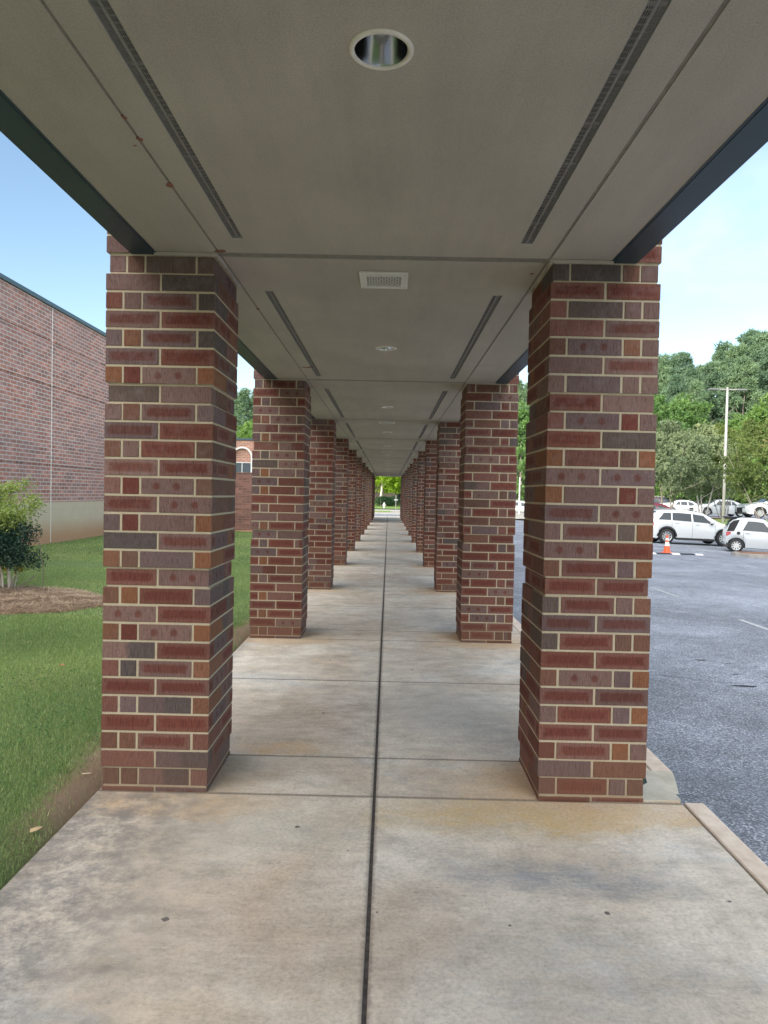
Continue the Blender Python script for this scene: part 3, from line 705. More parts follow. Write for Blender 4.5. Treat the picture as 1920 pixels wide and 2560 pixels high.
# kerb
mb = MB()
def kerb_run(y0, y1, x0, x1, zt, dz, n=1):
    L = (y1-y0)/n
    for k in range(n):
        a, b_ = y0+k*L+.003, y0+(k+1)*L-.003
        V = [(x0,a,-.35),(x1+dz*.15,a,-.35),(x1+dz*.15,a,-.35),(x0,a,zt-.005),(x0+.008,a,zt),(x1-.015,a,zt),(x1,a,zt-.015)]
        prof = [(x0,-.4),(x0,zt-.006),(x0+.006,zt),(x1-.018,zt),(x1-.005,zt-.006),(x1,zt-.02),(x1+.012,-.4)]
        V = [(px_,a,pz_) for px_,pz_ in prof]+[(px_,b_,pz_) for px_,pz_ in prof]; m_ = len(prof)
        mb.add(V, [tuple(range(m_)), tuple(range(2*m_-1, m_-1, -1))]+[(i, m_+i, m_+i+1, i+1) for i in range(m_-1)], 0)
kerb_run(-8.4, .03, 1.748, 1.866, -.004, 1, 4)
kerb_run(.47, 47.3, 1.735, 1.866, .0, 1, 16)
# flared concrete apron between the two kerb heights, beside the first pillar
V = [(1.736,.036,-.012),(1.738,.47,-.001),(1.853,.47,-.001),(1.868,.47,-.02),(1.752,.036,-.05),(1.76,.036,-.3),(1.88,.47,-.3),(1.736,.036,-.3)]
mb.add(V, [(0,4,3,2,1),(4,5,6,3),(0,7,5,4)], 1)
mb.add([(1.523,.03,.0045),(1.737,.04,.0045),(1.737,.468,.0045),(1.523,.468,.0045),(1.523,.03,-.002),(1.737,.04,-.002),(1.737,.468,-.002),(1.523,.468,-.002)], [(0,1,2,3),(0,4,5,1),(1,5,6,2)], 1)
tag(mb.build('kerb', [M_KERB, M_APRON]), kind='structure')
# downspout shoe at the foot of the first right pillar
mb = MB(); x0 = PX+PW-.01
mb.add([(x0,.16,.005),(x0+.075,.15,.055),(x0+.075,.26,.055),(x0,.27,.005),(x0,.16,.10),(x0+.045,.15,.145),(x0+.045,.26,.145),(x0,.27,.15),
        (x0+.068,.158,.062),(x0+.068,.252,.062),(x0+.044,.252,.135),(x0+.044,.158,.135)],
       [(0,3,2,1),(0,1,5,4),(3,7,6,2),(4,5,6,7),(1,2,9,8),(2,6,10,9),(6,5,11,10),(5,1,8,11)])
mb.add([(x0+.0,.165,.03),(x0,.245,.03),(x0,.245,.12),(x0,.165,.12)], [(0,1,2,3)])
tag(mb.build('downspout_outlet', M_DKGREEN), 'dark green downspout outlet at the foot of the nearest right pillar', 'downspout')

# ------------------------------------------------------------------ buildings on the left
M_WALLB = wall_brick_material('school_wall_brick', 'y', (.58,.25,.19), (.50,.28,.24), (.78,.70,.66), .17)
M_GARB = wall_brick_material('court_wall_brick', 'x', (.235,.115,.09), (.19,.10,.085), (.25,.165,.13), .18)
M_ARCHB = wall_brick_material('arch_wall_brick', 'x', (.42,.20,.14), (.38,.19,.15), (.55,.46,.38), .2)
def plinth_material():
    m = mat('plinth_block', rough=.9, spec=.2); n = NT(m); P = n.coord(); s = n.sep(P)
    c = n.mix(n.noise(P, 3, 5), (.64,.52,.38), (.74,.62,.47))
    ln = n.math('MODULO', n.math('ADD', s[2], 4.0), .2032)
    c = n.mix(n.math('MULTIPLY', n.math('SUBTRACT', 1.0, n.sstep(.0, .012, ln)), .45), c, (.45,.41,.34))
    c = n.mix(n.math('MULTIPLY', n.math('SUBTRACT', 1.0, n.sstep(.15, .78, n.math('SUBTRACT', s[2], n.math('MULTIPLY', n.noise(P, 1.1, 5), .25)))), .9), c, (.56,.31,.18))
    n.col(c); n.bump(n.noise(P, 40, 4), .4, .004); return m
M_PLINTH = plinth_material()
WX = -9.1
sch = empty('school_building', (WX, 0, 0), 0, 'long tall red brick school building with grey block base left of the lawn', 'building')
mb = MB(); ya, yb = -26, 24.38
zs = [1.281, 2.20, 2.30, 4.34, 4.44, 5.52, 5.62, 6.53]
for k in range(0, len(zs)-1):
    rec = .018 if k % 2 == 1 else 0.0
    mb.box(-12, -rec, ya, yb, zs[k], zs[k+1], 0)
mb.build('wall', M_WALLB, sch)
mb = MB(); mb.box(-12.05, .008, ya, yb, -.4, 1.279); mb.build('plinth', M_PLINTH, sch)
mb = MB(); mb.box(-12.1, .05, ya, yb, 6.532, 6.635); mb.build('coping', M_COPING, sch)
for y in (15.2, 4.5):
    mb = MB(); mb.box(.0, .012, y-.011, y+.011, .2, 6.52); mb.build('control_joint', noisy('sealant', (.82,.80,.76), (.90,.88,.84), 9), sch)
mb = MB(); mb.box(-24, -4.3, -42, 18.5, -.4, 13.0); mb.build('unseen_shade_block', M_WALLB, sch)  # tall block out of view, added to keep sun off the car park
# low court wall across the end of the lawn
cw = empty('court_wall', (-5.8, 24.4, 0), 0, 'low reddish brick wall across the far end of the lawn, below the arched windows', 'wall')
mb = MB()
for (z0, z1, r) in ((.12, .30, .0), (.30, .335, .01), (.335, 1.32, .0), (1.32, 1.35, .012), (1.35, 2.40, 0)): mb.box(-3.28, 3.4, r, .3-r, z0, z1)
mb.build('wall', M_GARB, cw)
mb = MB(); mb.box(-3.28, 3.4, -.02, .32, -.3, .119); mb.build('footing', M_PLINTH, cw)
mb = MB(); mb.box(-3.28, 3.42, -.012, .312, 2.402, 2.45); mb.build('cap', M_GARB, cw)
# arched classroom block behind it
AY = 38.1
ab = empty('arched_building', (-8.0, AY, 0), 0, 'sunlit pale red brick building with white arched windows behind the low court wall', 'building')
AX = -8.0; CXA = (-8.72, -7.38)    # centres of the two arches in view
cols = [-9.98+1.34*k for k in range(-2, 6)]
M_FRAME = noisy('window_white', (.74,.75,.74), (.80,.80,.79), 10, .4)
M_GLASS = mat('window_glass', (.09,.11,.13), .06, 0, .9)
mb = MB(); W2 = .60; SP = 3.72; z0w = 1.6
arch_c = [-8.69+1.345*k for k in range(-3, 5)]
x_l = -14.0-AX; prev = x_l; n = 18
for c in arch_c:
    cx_ = c-AX
    mb.box(prev, cx_-W2, 0, .3, 0, 4.72); prev = cx_+W2
    mb.box(cx_-W2, cx_+W2, 0, .3, 0, z0w)
    P = [(cx_-W2*math.cos(math.pi*k/n), SP+W2*math.sin(math.pi*k/n)) for k in range(n+1)]
    for k in range(n):
        (xa, za), (xb, zb) = P[k], P[k+1]
        mb.add([(xa,0,za),(xb,0,zb),(xb,0,4.72),(xa,0,4.72),(xa,.3,za),(xb,.3,zb),(xb,.3,4.72),(xa,.3,4.72)], [(0,1,2,3),(7,6,5,4),(0,4,5,1),(2,6,7,3)])
    # brick infill in the head of each arch
    Pq = [(x, z) for x, z in P]
    m_ = len(Pq); V = [(x,.10,z) for x,z in Pq]+[(cx_+W2,.10,3.42),(cx_-W2,.10,3.42)]
    mb.add(V, [tuple(range(len(V)-1, -1, -1))])
mb.box(prev, 6.0, 0, .3, 0, 4.72); mb.box(x_l, 6.0, .3, 7, 0, 4.70)
mb.build('wall', M_ARCHB, ab)
mb = MB(); mb.box(x_l-.04, 6.04, -.05, 7.04, 4.722, 4.85); mb.build('coping', M_COPING, ab)
for c in arch_c:
    cx_ = c-AX; mb = MB()
    for (r0, r1, y0, y1) in ((W2-.075, W2+.02, -.03, .09),):
        V = []; Fs = []
        path = [(cx_-1, None)]
        pts = [(-1, z0w)]+[(-math.cos(math.pi*k/n), math.sin(math.pi*k/n)) for k in range(n+1)]+[(1, z0w)]
        for j, (a, s2) in enumerate(pts):
            for r in (r0, r1):
                if j in (0, len(pts)-1): x, z = cx_+a*r, z0w
                else: x, z = cx_+a*r, SP+s2*r
                V += [(x, y0, z), (x, y1, z)]
        for j in range(len(pts)-1):
            q = 4*j; Fs += [(q, q+2, q+6, q+4), (q+1, q+5, q+7, q+3), (q, q+4, q+5, q+1), (q+2, q+3, q+7, q+6)]
        mb.add(V, Fs)
    wnd = mb.build('window_frame', M_FRAME, ab)
    mb = MB(); mb.box(cx_-W2+.08, cx_+W2-.08, .05, .07, z0w, 3.41); mb.build('pane', M_GLASS, wnd)
    mb = MB(); mb.box(cx_-.02, cx_+.02, .02, .049, z0w, 3.42)
    for z in (2.2, 2.8, 3.40): mb.box(cx_-W2+.08, cx_-.0205, .022, .047, z-.02, z+.02); mb.box(cx_+.0205, cx_+W2-.08, .022, .047, z-.02, z+.02)
    mb.build('muntin', M_FRAME, wnd)
for k, (x, zt) in enumerate(((-8.33, 5.72), (-8.13, 5.62))):
    mb = MB(); mb.tube([(x-AX, 2.0+k, 4.84), (x-AX, 2.0+k, zt)], .012, 6); mb.lathe([(.02,0),(.05,.03),(.05,.07),(.02,.10)], (x-AX, 2.0+k, zt), 10, cap0=True, cap1=True)
    mb.build('roof_mast', noisy('mast_paint', (.6,.62,.5), (.7,.72,.6), 9), ab)

# ------------------------------------------------------------------ lawn grass
M_BLADE = leaf_material('grass_blade', (.11,.18,.075), (.32,.43,.18), (.62,.57,.36), .3, .55)
def blades(n, x0, x1, y0, y1, hmean, wmean, keep):
    x = rng.uniform(x0, x1, n); y = rng.uniform(y0, y1, n); k = keep(x, y); x, y = x[k], y[k]; n = len(x)
    z = z_left(x, y)-.004; h = hmean*rng.uniform(.45, 1.25, n); a = rng.uniform(0, 2*np.pi, n); lean = rng.uniform(.2, 1.5, n)
    d = np.stack([np.cos(a), np.sin(a)], 1); p = np.stack([-d[:,1], d[:,0]], 1); w_ = wmean*rng.uniform(.7, 1.3, n)
    b0 = np.stack([x-p[:,0]*w_, y-p[:,1]*w_, z], 1); b1 = np.stack([x+p[:,0]*w_, y+p[:,1]*w_, z], 1)
    tx, ty = x+d[:,0]*h*lean*.6, y+d[:,1]*h*lean*.6; t = np.stack([tx, ty, z+h], 1)
    tint = np.clip(rng.normal(.38, .2, n)+.22*np.sin(x*1.7+np.sin(y*1.1)*1.5)*np.sin(y*.9+x*.3), 0, .78)
    dry = rng.random(n) < .035+.10*(np.sin(x*.9+2)*np.sin(y*.55+1) > .55); tint[dry] = rng.uniform(.85, 1, dry.sum())
    return np.stack([b0, b1, t], 1).reshape(-1, 3), tint
def mulch_in(x, y):
    X = (x+5.45)/1.52; Y = (y-6.0)/1.22; a = np.arctan2(Y, X)
    return X*X+Y*Y < (1+.07*np.sin(3*a+1)+.05*np.sin(7*a))**2
def keep_lawn(x, y):
    ym = np.mod(y+42.16+1.6, BAY)-1.6; bare = (x > -1.53-.27*smooth(-1.0, .3, ym)*(1-smooth(.75, 1.5, ym))+.03*np.sin(y*9)+rng.normal(0,.045,len(x))) & (rng.random(len(x)) < .94)
    bare2 = (np.hypot((x+6.2)/1.3, (y-10.6)/.55) < 1) & (rng.random(len(x)) < .85)
    # only what the photograph can see or nearly see
    return ~mulch_in(x, y) & ~bare & ~bare2 & (x < -1.56) & (y > -2.0)
V1, t1 = blades(300000, -4.6, -1.56, -1.6, 5.2, .030, .0017, keep_lawn)
V2, t2 = blades(230000, -9.05, -1.56, 2.5, 12.5, .034, .0026, keep_lawn)
V3, t3 = blades(110000, -9.05, -1.56, 12, 24.3, .040, .005, keep_lawn)
o = faces_mesh('lawn_grass', np.concatenate([V1, V2, V3]), 3, M_BLADE, None, np.concatenate([t1, t2, t3])); tag(o, kind='stuff')
# broad clover leaves near the slab
M_CLOVER = leaf_material('clover', (.035,.10,.035), (.10,.23,.07), None, .3)
def quads(c, size, nrm_up=0.0, aspect=1.0, sz_var=.4, r=rng):
    n = len(c); a = r.normal(0, 1, (n,3)); a /= np.linalg.norm(a, axis=1)[:,None]
    nn_ = r.normal(0, 1, (n,3)); nn_[:,2] = np.abs(nn_[:,2])+nrm_up; nn_ /= np.linalg.norm(nn_, axis=1)[:,None]
    u = np.cross(nn_, a); u /= np.linalg.norm(u, axis=1)[:,None]; v = np.cross(nn_, u)
    s = (size*(1+r.uniform(-sz_var, sz_var, n)))[:,None]; u = u*s*aspect; v = v*s
    return np.stack([c-u*.5, c-v*.33+u*.08, c+u*.5, c+v*.33+u*.08], 1).reshape(-1,3)
n = 2600; x = rng.uniform(-3.6,-1.6,n); y = rng.uniform(-1.5,2.5,n); k = keep_lawn(x,y)&(np.sin(x*3+1)*np.sin(y*2.3) > -.1); x,y = x[k],y[k]
c = np.stack([x,y,z_left(x,y)+rng.uniform(.018,.035,len(x))],1)
tag(faces_mesh('clover_patch', quads(c, .020, 1.5), 4, M_CLOVER, None, rng.random(len(c))*.7), kind='stuff')
# far lawns beyond the walkway
xs = np.arange(-60, 3.01, 3.0); ys = np.arange(64, 100, 2.0)
tag(grid_mesh('grass_verge', np.arange(-60, 21, 3.0), np.arange(70, 100, 2.0), lambda X, Y: z_back(X, Y)-.02, M_FGR), kind='structure')
M_PAVE = noisy('pale_pavement', (.22,.215,.20), (.30,.29,.27), 2, .85); M_ROAD = M_ASPH
mb = MB(); mb.box(-70, 1.9, 51.35, 59.5, -.25, -.09); tag(mb.build('road', M_ASPH), kind='structure')
mb = MB(); mb.box(-70, 14, 59.5, 62.0, -.25, .03); mb.box(.35, 14, 62.0, 66.8, -.25, .06); mb.box(-70, 14, 66.8, 69.9, -.25, .13)
tag(mb.build('pavement', M_PAVE), kind='structure')
mb = MB(); mb.box(-70, .349, 62.0, 66.8, -.2, .055); tag(mb.build('grass_strip', M_FGR), kind='structure')
M_BANK = noisy('leaf_covered_bank', (.10,.075,.05), (.21,.165,.115), 1.2, .95, bump=.08)
tag(grid_mesh('hill', np.concatenate([[-250,-160,-100], np.arange(-70, 141, 6.0), [180, 260]]), np.concatenate([np.arange(99, 140, 3.0), [160, 220, 320]]), lambda X, Y: z_back(X, Y), M_BANK), kind='structure')

# ------------------------------------------------------------------ pine straw ring and shrub
M_STRAW = leaf_material('pine_straw', (.22,.155,.11), (.48,.36,.27), (.62,.52,.41), .1, .8)
xs = np.arange(-7.4, -3.6, .12); ys = np.arange(4.4, 7.7, .12)
def z_mulch(X, Y):
    a = np.arctan2((Y-6.0)/1.22, (X+5.45)/1.52); q = np.hypot((X+5.45)/1.52, (Y-6.0)/1.22)/(1+.07*np.sin(3*a+1)+.05*np.sin(7*a))
    return z_left(X, Y)+np.where(q < 1, .075*np.sqrt(np.clip(1-q*q, 0, 1))+.02*np.sin(X*9)*np.sin(Y*11)*(q<.9), -.03)
mound = grid_mesh('mulch_bed', xs, ys, z_mulch, noisy('mulch_soil', (.14,.085,.055), (.32,.215,.135), 30, .95, bump=.01)); tag(mound, kind='structure')
n = 26000; x = rng.uniform(-7.2,-3.7,n); y = rng.uniform(4.6,7.5,n); k = mulch_in(x,y); x,y = x[k],y[k]; n = len(x)
a = rng.uniform(0, np.pi, n); L = rng.uniform(.04,.11,n); el_ = rng.normal(0,.16,n); z = z_mulch(x,y)+rng.uniform(0,.03,n)
d = np.stack([np.cos(a)*np.cos(el_), np.sin(a)*np.cos(el_), np.sin(el_)],1)*L[:,None]; p = np.stack([-np.sin(a), np.cos(a), np.zeros(n)],1)*.0022
c = np.stack([x,y,z],1); V = np.stack([c-d-p, c-d+p, c+d+p, c+d-p],1).reshape(-1,3)
tag(faces_mesh('pine_straw', V, 4, M_STRAW, None, rng.random(n)), kind='stuff')

def blob_points(blobs, per, r, shell=.55):
    C = []; T = []
    for (c, rad) in blobs:
        n = max(8, int(per*rad[0]*rad[1]*4)) if per < 1e5 else 8
        d = r.normal(0, 1, (n,3)); d /= np.linalg.norm(d, axis=1)[:,None]
        q = shell+(1-shell)*r.random(n)**.6; q *= 1+r.normal(0,.10,n)
        C.append(np.array(c)+d*q[:,None]*np.array(rad)); t0 = r.uniform(.1,.6); T.append(np.clip(t0+r.normal(0,.16,n), 0, 1))
    return np.concatenate(C), np.concatenate(T)
def tuft_points(blobs, ntuft, nleaf, tr, r):
    """foliage in small tufts spread over each clump; returns centres, outward directions, tints"""
    C = []; D = []; T = []
    for (c, rad) in blobs:
        m_ = max(4, int(ntuft*r.uniform(.7, 1.3)))
        d = r.normal(0, 1, (m_,3)); d[:,2] += .25; d /= np.linalg.norm(d, axis=1)[:,None]
        q = r.uniform(.35, 1.12, m_)**.7; tc_ = np.array(c)+d*q[:,None]*np.array(rad)
        t0 = r.uniform(.15, .55); tt = np.clip(t0+r.normal(0, .13, m_), 0, .95)
        e = r.normal(0, 1, (m_, nleaf, 3))+d[:,None,:]*.5+np.array((0,0,.35)); e /= np.linalg.norm(e, axis=2)[:,:,None]
        k = r.uniform(.25, 1.0, (m_, nleaf, 1))*tr*r.uniform(.7, 1.3, (m_,1,1))
        C.append((tc_[:,None,:]+e*k).reshape(-1,3)); D.append(e.reshape(-1,3)); T.append(np.clip(np.repeat(tt, nleaf)+r.normal(0,.07,m_*nleaf), 0, 1))
    return np.concatenate(C), np.concatenate(D), np.concatenate(T)
def needles(C, D, ln, wd, r):
    n = len(C); a = r.normal(0, 1, (n,3)); p = np.cross(D, a); p /= np.linalg.norm(p, axis=1)[:,None]; L = D*(ln*r.uniform(.6,1.3,n))[:,None]*.5; W = p*(wd*r.uniform(.7,1.3,n))[:,None]*.5
    return np.stack([C-L-W*.5, C-L+W*.5, C+L*.4+W, C+L-W*.3], 1).reshape(-1,3)
BX, BY = -5.67, 6.67
sh = empty('garden_shrub', (BX, BY, .03), 0, 'garden shrub with pale green top and dark lower leaves in the pine straw bed', 'shrub')
mb = MB(); r = np.random.default_rng(5)
stems = [((.0,.0),(.02,.02,.45),.030),((.05,.05),(.2,.1,1.0),.010),((-.06,.0),(-.3,.1,1.0),.014),((.0,-.06),(-.1,-.2,.9),.012),((.04,.0),(.15,.15,1.3),.012)]
for (b0, tip, rr) in stems:
    b0 = Vector((b0[0],b0[1],-.05)); t = Vector(tip); mb.tube([b0, b0.lerp(t,.4)+Vector((.03,.02,0)), t], [rr*1.2, rr, rr*.6], 8)
mb.build('trunk', M_BARKPALE, sh)
mb = MB()
mb.tube([(.06,-.05,.07),(.22,-.08,.16),(.38,-.10,.25),(.48,-.10,.33)], [.014,.012,.009,.006], 6)
mb.tube([(.05,-.04,.07),(.13,-.02,.28),(.17,0,.45),(.16,.03,.62)], [.010,.009,.007,.005], 6)
mb.tube([(.17,0,.45),(.28,.02,.55),(.36,.04,.72)], [.006,.005,.003], 5)
mb.tube([(.55,.0,.02),(.56,.0,.4),(.50,.0,.8),(.42,0,1.0)], [.006,.006,.005,.004], 5)
mb.tube([(-.05,-.1,.05),(-.18,-.14,.35),(-.3,-.16,.45)], [.018,.014,.006], 6)
mb.tube([(.15,-.15,.06),(.24,-.16,.10),(.27,-.17,.13)], [.020,.016,.014], 6)
mb.build('dead_branch', M_BARK, sh)
bl = [((r.uniform(-.75,.28), r.uniform(-.4,.4), r.uniform(1.02,1.38)), (r.uniform(.16,.3),)*3) for _ in range(26)]
bl += [((r.uniform(-.1,.52), r.uniform(-.2,.2), r.uniform(1.25,1.62)), (.16,.14,.10)) for _ in range(12)]
bl += [((r.uniform(-.7,.2), r.uniform(-.3,.3), r.uniform(1.45,1.72)), (.2,.17,.13)) for _ in range(12)]
C, T = blob_points(bl, 1000, r, .0)
M_LIME = leaf_material('lime_leaf', (.20,.27,.08), (.42,.50,.20), (.62,.62,.38), .4)
faces_mesh('pale_foliage', quads(C, .032, .3, 1.3, r=r), 4, M_LIME, sh, T)
bl = [((r.uniform(-.75,.34), r.uniform(-.4,.4), r.uniform(.52,1.05)), (r.uniform(.13,.24),)*3) for _ in range(80)]
C, T = blob_points(bl, 1900, r, .2)
faces_mesh('dark_foliage', quads(C, .034, .2, 1.1, r=r), 4, leaf_material('blue_green_leaf', (.014,.040,.034), (.045,.095,.07), (.10,.15,.08), .2, .4), sh, T)
bl = [((r.uniform(-.3,.35), r.uniform(-.3,.2), r.uniform(.35,.60)), (.12,.1,.08)) for _ in range(8)]
C, T = blob_points(bl, 700, r, .1)
faces_mesh('yellowed_leaves', quads(C, .04, .2, 1.2, r=r), 4, leaf_material('yellow_leaf', (.16,.20,.05), (.45,.38,.08), (.62,.36,.08), .4), sh, T)

# litter on the lawn
mb = MB(); mb.add([(0,0,0),(.035,.008,.008),(.07,.0,.014),(.06,.03,.004),(.02,.035,.010)], [(0,1,4),(1,2,3),(1,3,4)])
o = mb.build('fallen_leaf', mat('orange_leaf', (.55,.16,.08), .7)); o.location = (-2.95, 2.55, .045); tag(o, 'small orange red leaf lying on the lawn left of the nearest pillar', 'leaf')
mb = MB(); mb.tube([(0,0,0),(.02,.02,.012),(.05,.02,.02),(.065,-.005,.015),(.06,-.02,.01)], [.004,.007,.007,.006,.004], 6)
o = mb.build('paper_scrap', mat('paper_white', (.75,.74,.70), .8)); o.location = (-2.40, -.42, .035); tag(o, 'curled white paper scrap on the grass beside the walkway edge', 'litter')
mb = MB(); mb.add([(0,0,0),(.03,.01,.006),(.045,.04,.012),(.02,.03,.016),(-.012,.022,.006)], [(0,1,3),(1,2,3),(0,3,4)])
o = mb.build('fallen_leaf', mat('tan_leaf', (.42,.30,.17), .8)); o.location = (-1.66, -.50, .0); tag(o, 'dry tan leaf on the bare soil at the walkway edge', 'leaf')
for (x, y, s, lb) in [(-2.28,-.52,.02,'white petal lying on the grass just beyond the paper scrap'),(-2.0,-.50,.014,'tiny white petal on the grass near the bare soil strip'),(-4.2,2.9,.03,'white petal on the lawn in front of the pine straw bed')]:
    mb = MB(); mb.add([(0,0,0),(s,0,.004),(s*1.1,s*.7,.008),(s*.3,s,.005),(-s*.2,s*.5,.002)], [(0,1,2,3,4)])
    o = mb.build('fallen_petal', mat('petal', (.72,.74,.66), .7)); o.location = (x, y, .035); tag(o, lb, 'petal', 'white petals on the lawn')
mb = MB(); mb.add([(0,0,0),(.05,.004,.003),(.052,.012,.004),(.002,.009,.002)], [(0,1,2,3)])
o = mb.build('wood_chip', mat('chip', (.55,.45,.32), .8)); o.location = (-1.72, .22, .0); tag(o, 'pale sliver of wood on the bare soil beside the nearest left pillar', 'wood chip')

# ------------------------------------------------------------------ trees
def limb_pts(p0, p1, r, wob_, n=5):
    p0, p1 = Vector(p0), Vector(p1)
    return [p0.lerp(p1, k/n)+Vector(tuple(r.normal(0, wob_, 3)))*(0 if k in (0,) else 1) for k in range(n+1)]
def make_tree(name, H, R, z_low, leaf, density, lm, bark, seed, nb=26, shape='round', trunk_r=.16, multi=1, spread=.5, blob_r=.28):
    r = np.random.default_rng(seed); root = empty(name); mb = MB(); tips = []
    for q in range(multi):
        a = 2*math.pi*q/multi+r.uniform(0, .6); b0 = (math.cos(a)*.12*(multi > 1), math.sin(a)*.12*(multi > 1), -.3)
        tx, ty = (math.cos(a)*R*spread*(multi > 1), math.sin(a)*R*spread*(multi > 1)); top = H*(.8 if multi == 1 else r.uniform(.62, .85))
        P = limb_pts(b0, (tx, ty, top), r, .04*H/6, 7); mb.tube(P, [trunk_r*(1-.8*k/7)/(multi**.5) for k in range(8)], 8 if multi == 1 else 6)
        for k in range(7 if multi == 1 else 3):
            t = r.uniform(max(.35, z_low/H), .85); i = min(6, int(t*7)); st = P[i]; a2 = r.uniform(0, 2*math.pi); l = R*r.uniform(.45, .8)
            e = st+Vector((math.cos(a2)*l, math.sin(a2)*l, l*r.uniform(.5, 1.0)))
            mb.tube(limb_pts(st, e, r, .05, 4), [trunk_r*(.38-.07*j)/(multi**.5) for j in range(5)], 6); tips.append(e)
    mb.build('trunk', bark, root, True)
    bl = []
    for k in range(nb):
        t = (k+.5)/nb
        if shape == 'pine' and k > nb-7: z_low_ = 0
        if shape == 'cone': z = z_low+(H-z_low)*t; rr = R*(1-t)**.7*1.0+.25
        elif shape == 'pine': z = z_low+(H-z_low)*t; rr = R*(.55+.45*math.sin(math.pi*min(1, t*1.15)))*(1-.6*max(0, t-.6)/.4)
        elif shape == 'vase': z = z_low+(H-z_low)*t; rr = R*(.45+.55*math.sin(math.pi*(.15+.65*t)))
        else: z = z_low+(H-z_low)*t; rr = R*math.sqrt(max(.05, 1-(2*t-.85)**2*.8))
        a2 = k*2.399+r.uniform(-.4, .4); q = rr*r.uniform(.35, .85) if t < .93 else rr*.2
        b = R*blob_r*r.uniform(.75, 1.3)
        bl.append(((math.cos(a2)*q, math.sin(a2)*q, z+r.uniform(-.1,.1)*R), (b, b, b*(.55 if shape == 'pine' else .75))))
    C, D, T = tuft_points(bl, density, 12, leaf*1.15, r)
    k = C[:,2] > z_low*.8; C, D, T = C[k], D[k], T[k]
    faces_mesh('crown', needles(C, D, leaf*(1.25 if shape == 'pine' else .95), leaf*(.32 if shape == 'pine' else .62), r), 4, lm, root, T)
    return root
PINE_M = leaf_material('pine_needles', (.08,.14,.095), (.175,.265,.16), (.26,.355,.185), .3)
BROAD_M = leaf_material('broad_leaf', (.08,.16,.05), (.20,.32,.10), (.32,.44,.15), .38)
LIME_M = leaf_material('maple_leaf', (.20,.32,.03), (.42,.56,.06), (.62,.70,.12), .5)
DULL_M = leaf_material('dull_leaf', (.095,.135,.085), (.205,.26,.155), (.36,.38,.21), .3)
RUST_M = leaf_material('rusty_leaf', (.075,.115,.035), (.19,.23,.07), (.36,.22,.12), .4)
def place(o, x, y, z, s=1.0, rz=0.0, sz=None, label=None, cat='tree', group=None):
    o.location = (x, y, z); o.scale = (s, s, sz or s); o.rotation_euler = (0,0,rz); tag(o, label, cat, group)
protos = []
for k in range(4):
    p = make_tree('pine_tree', 20, 4.4, 4.0 if k % 2 else 1.2, .36, 26, PINE_M, M_BARK, 40+k, nb=84, shape='pine', trunk_r=.28, blob_r=.20); snapshot(p); protos.append(p)
def polar(px, Y, dz=0.0):
    """source-photo pixel column and distance from the camera plane -> x, y"""
    return CX+(px-971)/F_PX*Y, Y-CD
# (pixel column, distance, height of top above ground)
pines = [(1285,98,17.5),(1318,104,18),(1352,100,17),(1450,99,17),(1545,104,17.5),
         (1602,112,24),(1634,98,21),(1662,106,22.5),(1694,114,23.2),(1718,101,19.8),(1742,110,21.2),(1766,97,20.5),(1795,116,24.5),(1824,108,24.3),(1846,96,21),(1728,92,17),(1680,93,18),
         (1862,112,27),(1892,106,26),(1915,98,23),(1935,112,28),(1965,104,25),(2010,110,25),(2070,106,24),
         (520,92,15.5),(572,96,16),(606,90,14.6),(640,97,15.5),(700,95,16),(780,100,16),(860,108,15),(905,112,14),(940,118,15),(975,112,15.5),(1010,120,15),(1050,110,15),(1110,104,15),(1180,102,16),(1235,100,17)]
used = [False]*4; cnt = {}
ORDP = ['leftmost','second','third','fourth','fifth','sixth','seventh','eighth','ninth','tenth','eleventh','twelfth','thirteenth','fourteenth','fifteenth','sixteenth','seventeenth','eighteenth','nineteenth','twentieth','last']; pines.sort()
desc = {22:'tall dark pine rising above the left end of the arched building',24:'pine directly behind the two roof masts of the arched building'}
for j, (px, Y, h) in enumerate(pines):
    k = j % 4; o = protos[k] if not used[k] else copy_tree(protos[k]); used[k] = True
    x, y = polar(px, Y); g0 = float(z_back(x, y)); s = h/20.6
    reg = 'behind the arched building' if px < 720 else ('beyond the end of the walkway' if px < 1120 else
          ('behind the pillars of the right row' if px < 1590 else 'behind the parked cars'))
    place(o, x, y, g0-.1, s*1.0, j*1.3, s, (lambda c_: '%s pine%s in the tree line %s' % (ORDP[c_], '' if c_ == 0 else ' from the left', reg))(cnt.setdefault(reg, 0)), 'tree', 'pines ' + reg); cnt[reg] += 1
mids = [make_tree('broadleaf_tree', 9, 3.3, 1.0, .25, 26, BROAD_M, M_BARK, 60+k, nb=44, blob_r=.24) for k in range(2)]
for m_ in mids: snapshot(m_)
md = [(1300,80,12.5,'tall bright green tree seen in the gap between the first and second right pillars'),(1628,84,13.5,'yellow green broadleaf tree right beside the edge of the nearest right pillar'),
      (1700,88,14.0,'bright green broadleaf tree in front of the pines, left of the light pole'),(1655,76,7,'low bright green tree behind the dull green trees in the parking lot'),(1885,86,12.5,'green broadleaf tree to the right of the light pole in front of the pines'),
      (1930,84,14.0,'green broadleaf tree at the right edge in front of the pines'),(1835,90,12.0,'low green broadleaf tree just right of the light pole'),(626,82,9.5,'bright green tree behind the right end of the arched building')]
us = [False, False]
for j, (px, Y, h, lb) in enumerate(md):
    k = j % 2; o = mids[k] if not us[k] else copy_tree(mids[k]); us[k] = True
    x, y = polar(px, Y); place(o, x, y, float(z_lot(x, y)) if px > 900 else .2, h/9.4, j*1.1, None, lb, 'tree')
limes = [make_tree('maple_tree', 11, 4.4, 2.0, .30, 34, LIME_M, M_BARKPALE if k == 0 else M_BARK, 80+k, nb=44, blob_r=.25, trunk_r=.2) for k in range(2)]
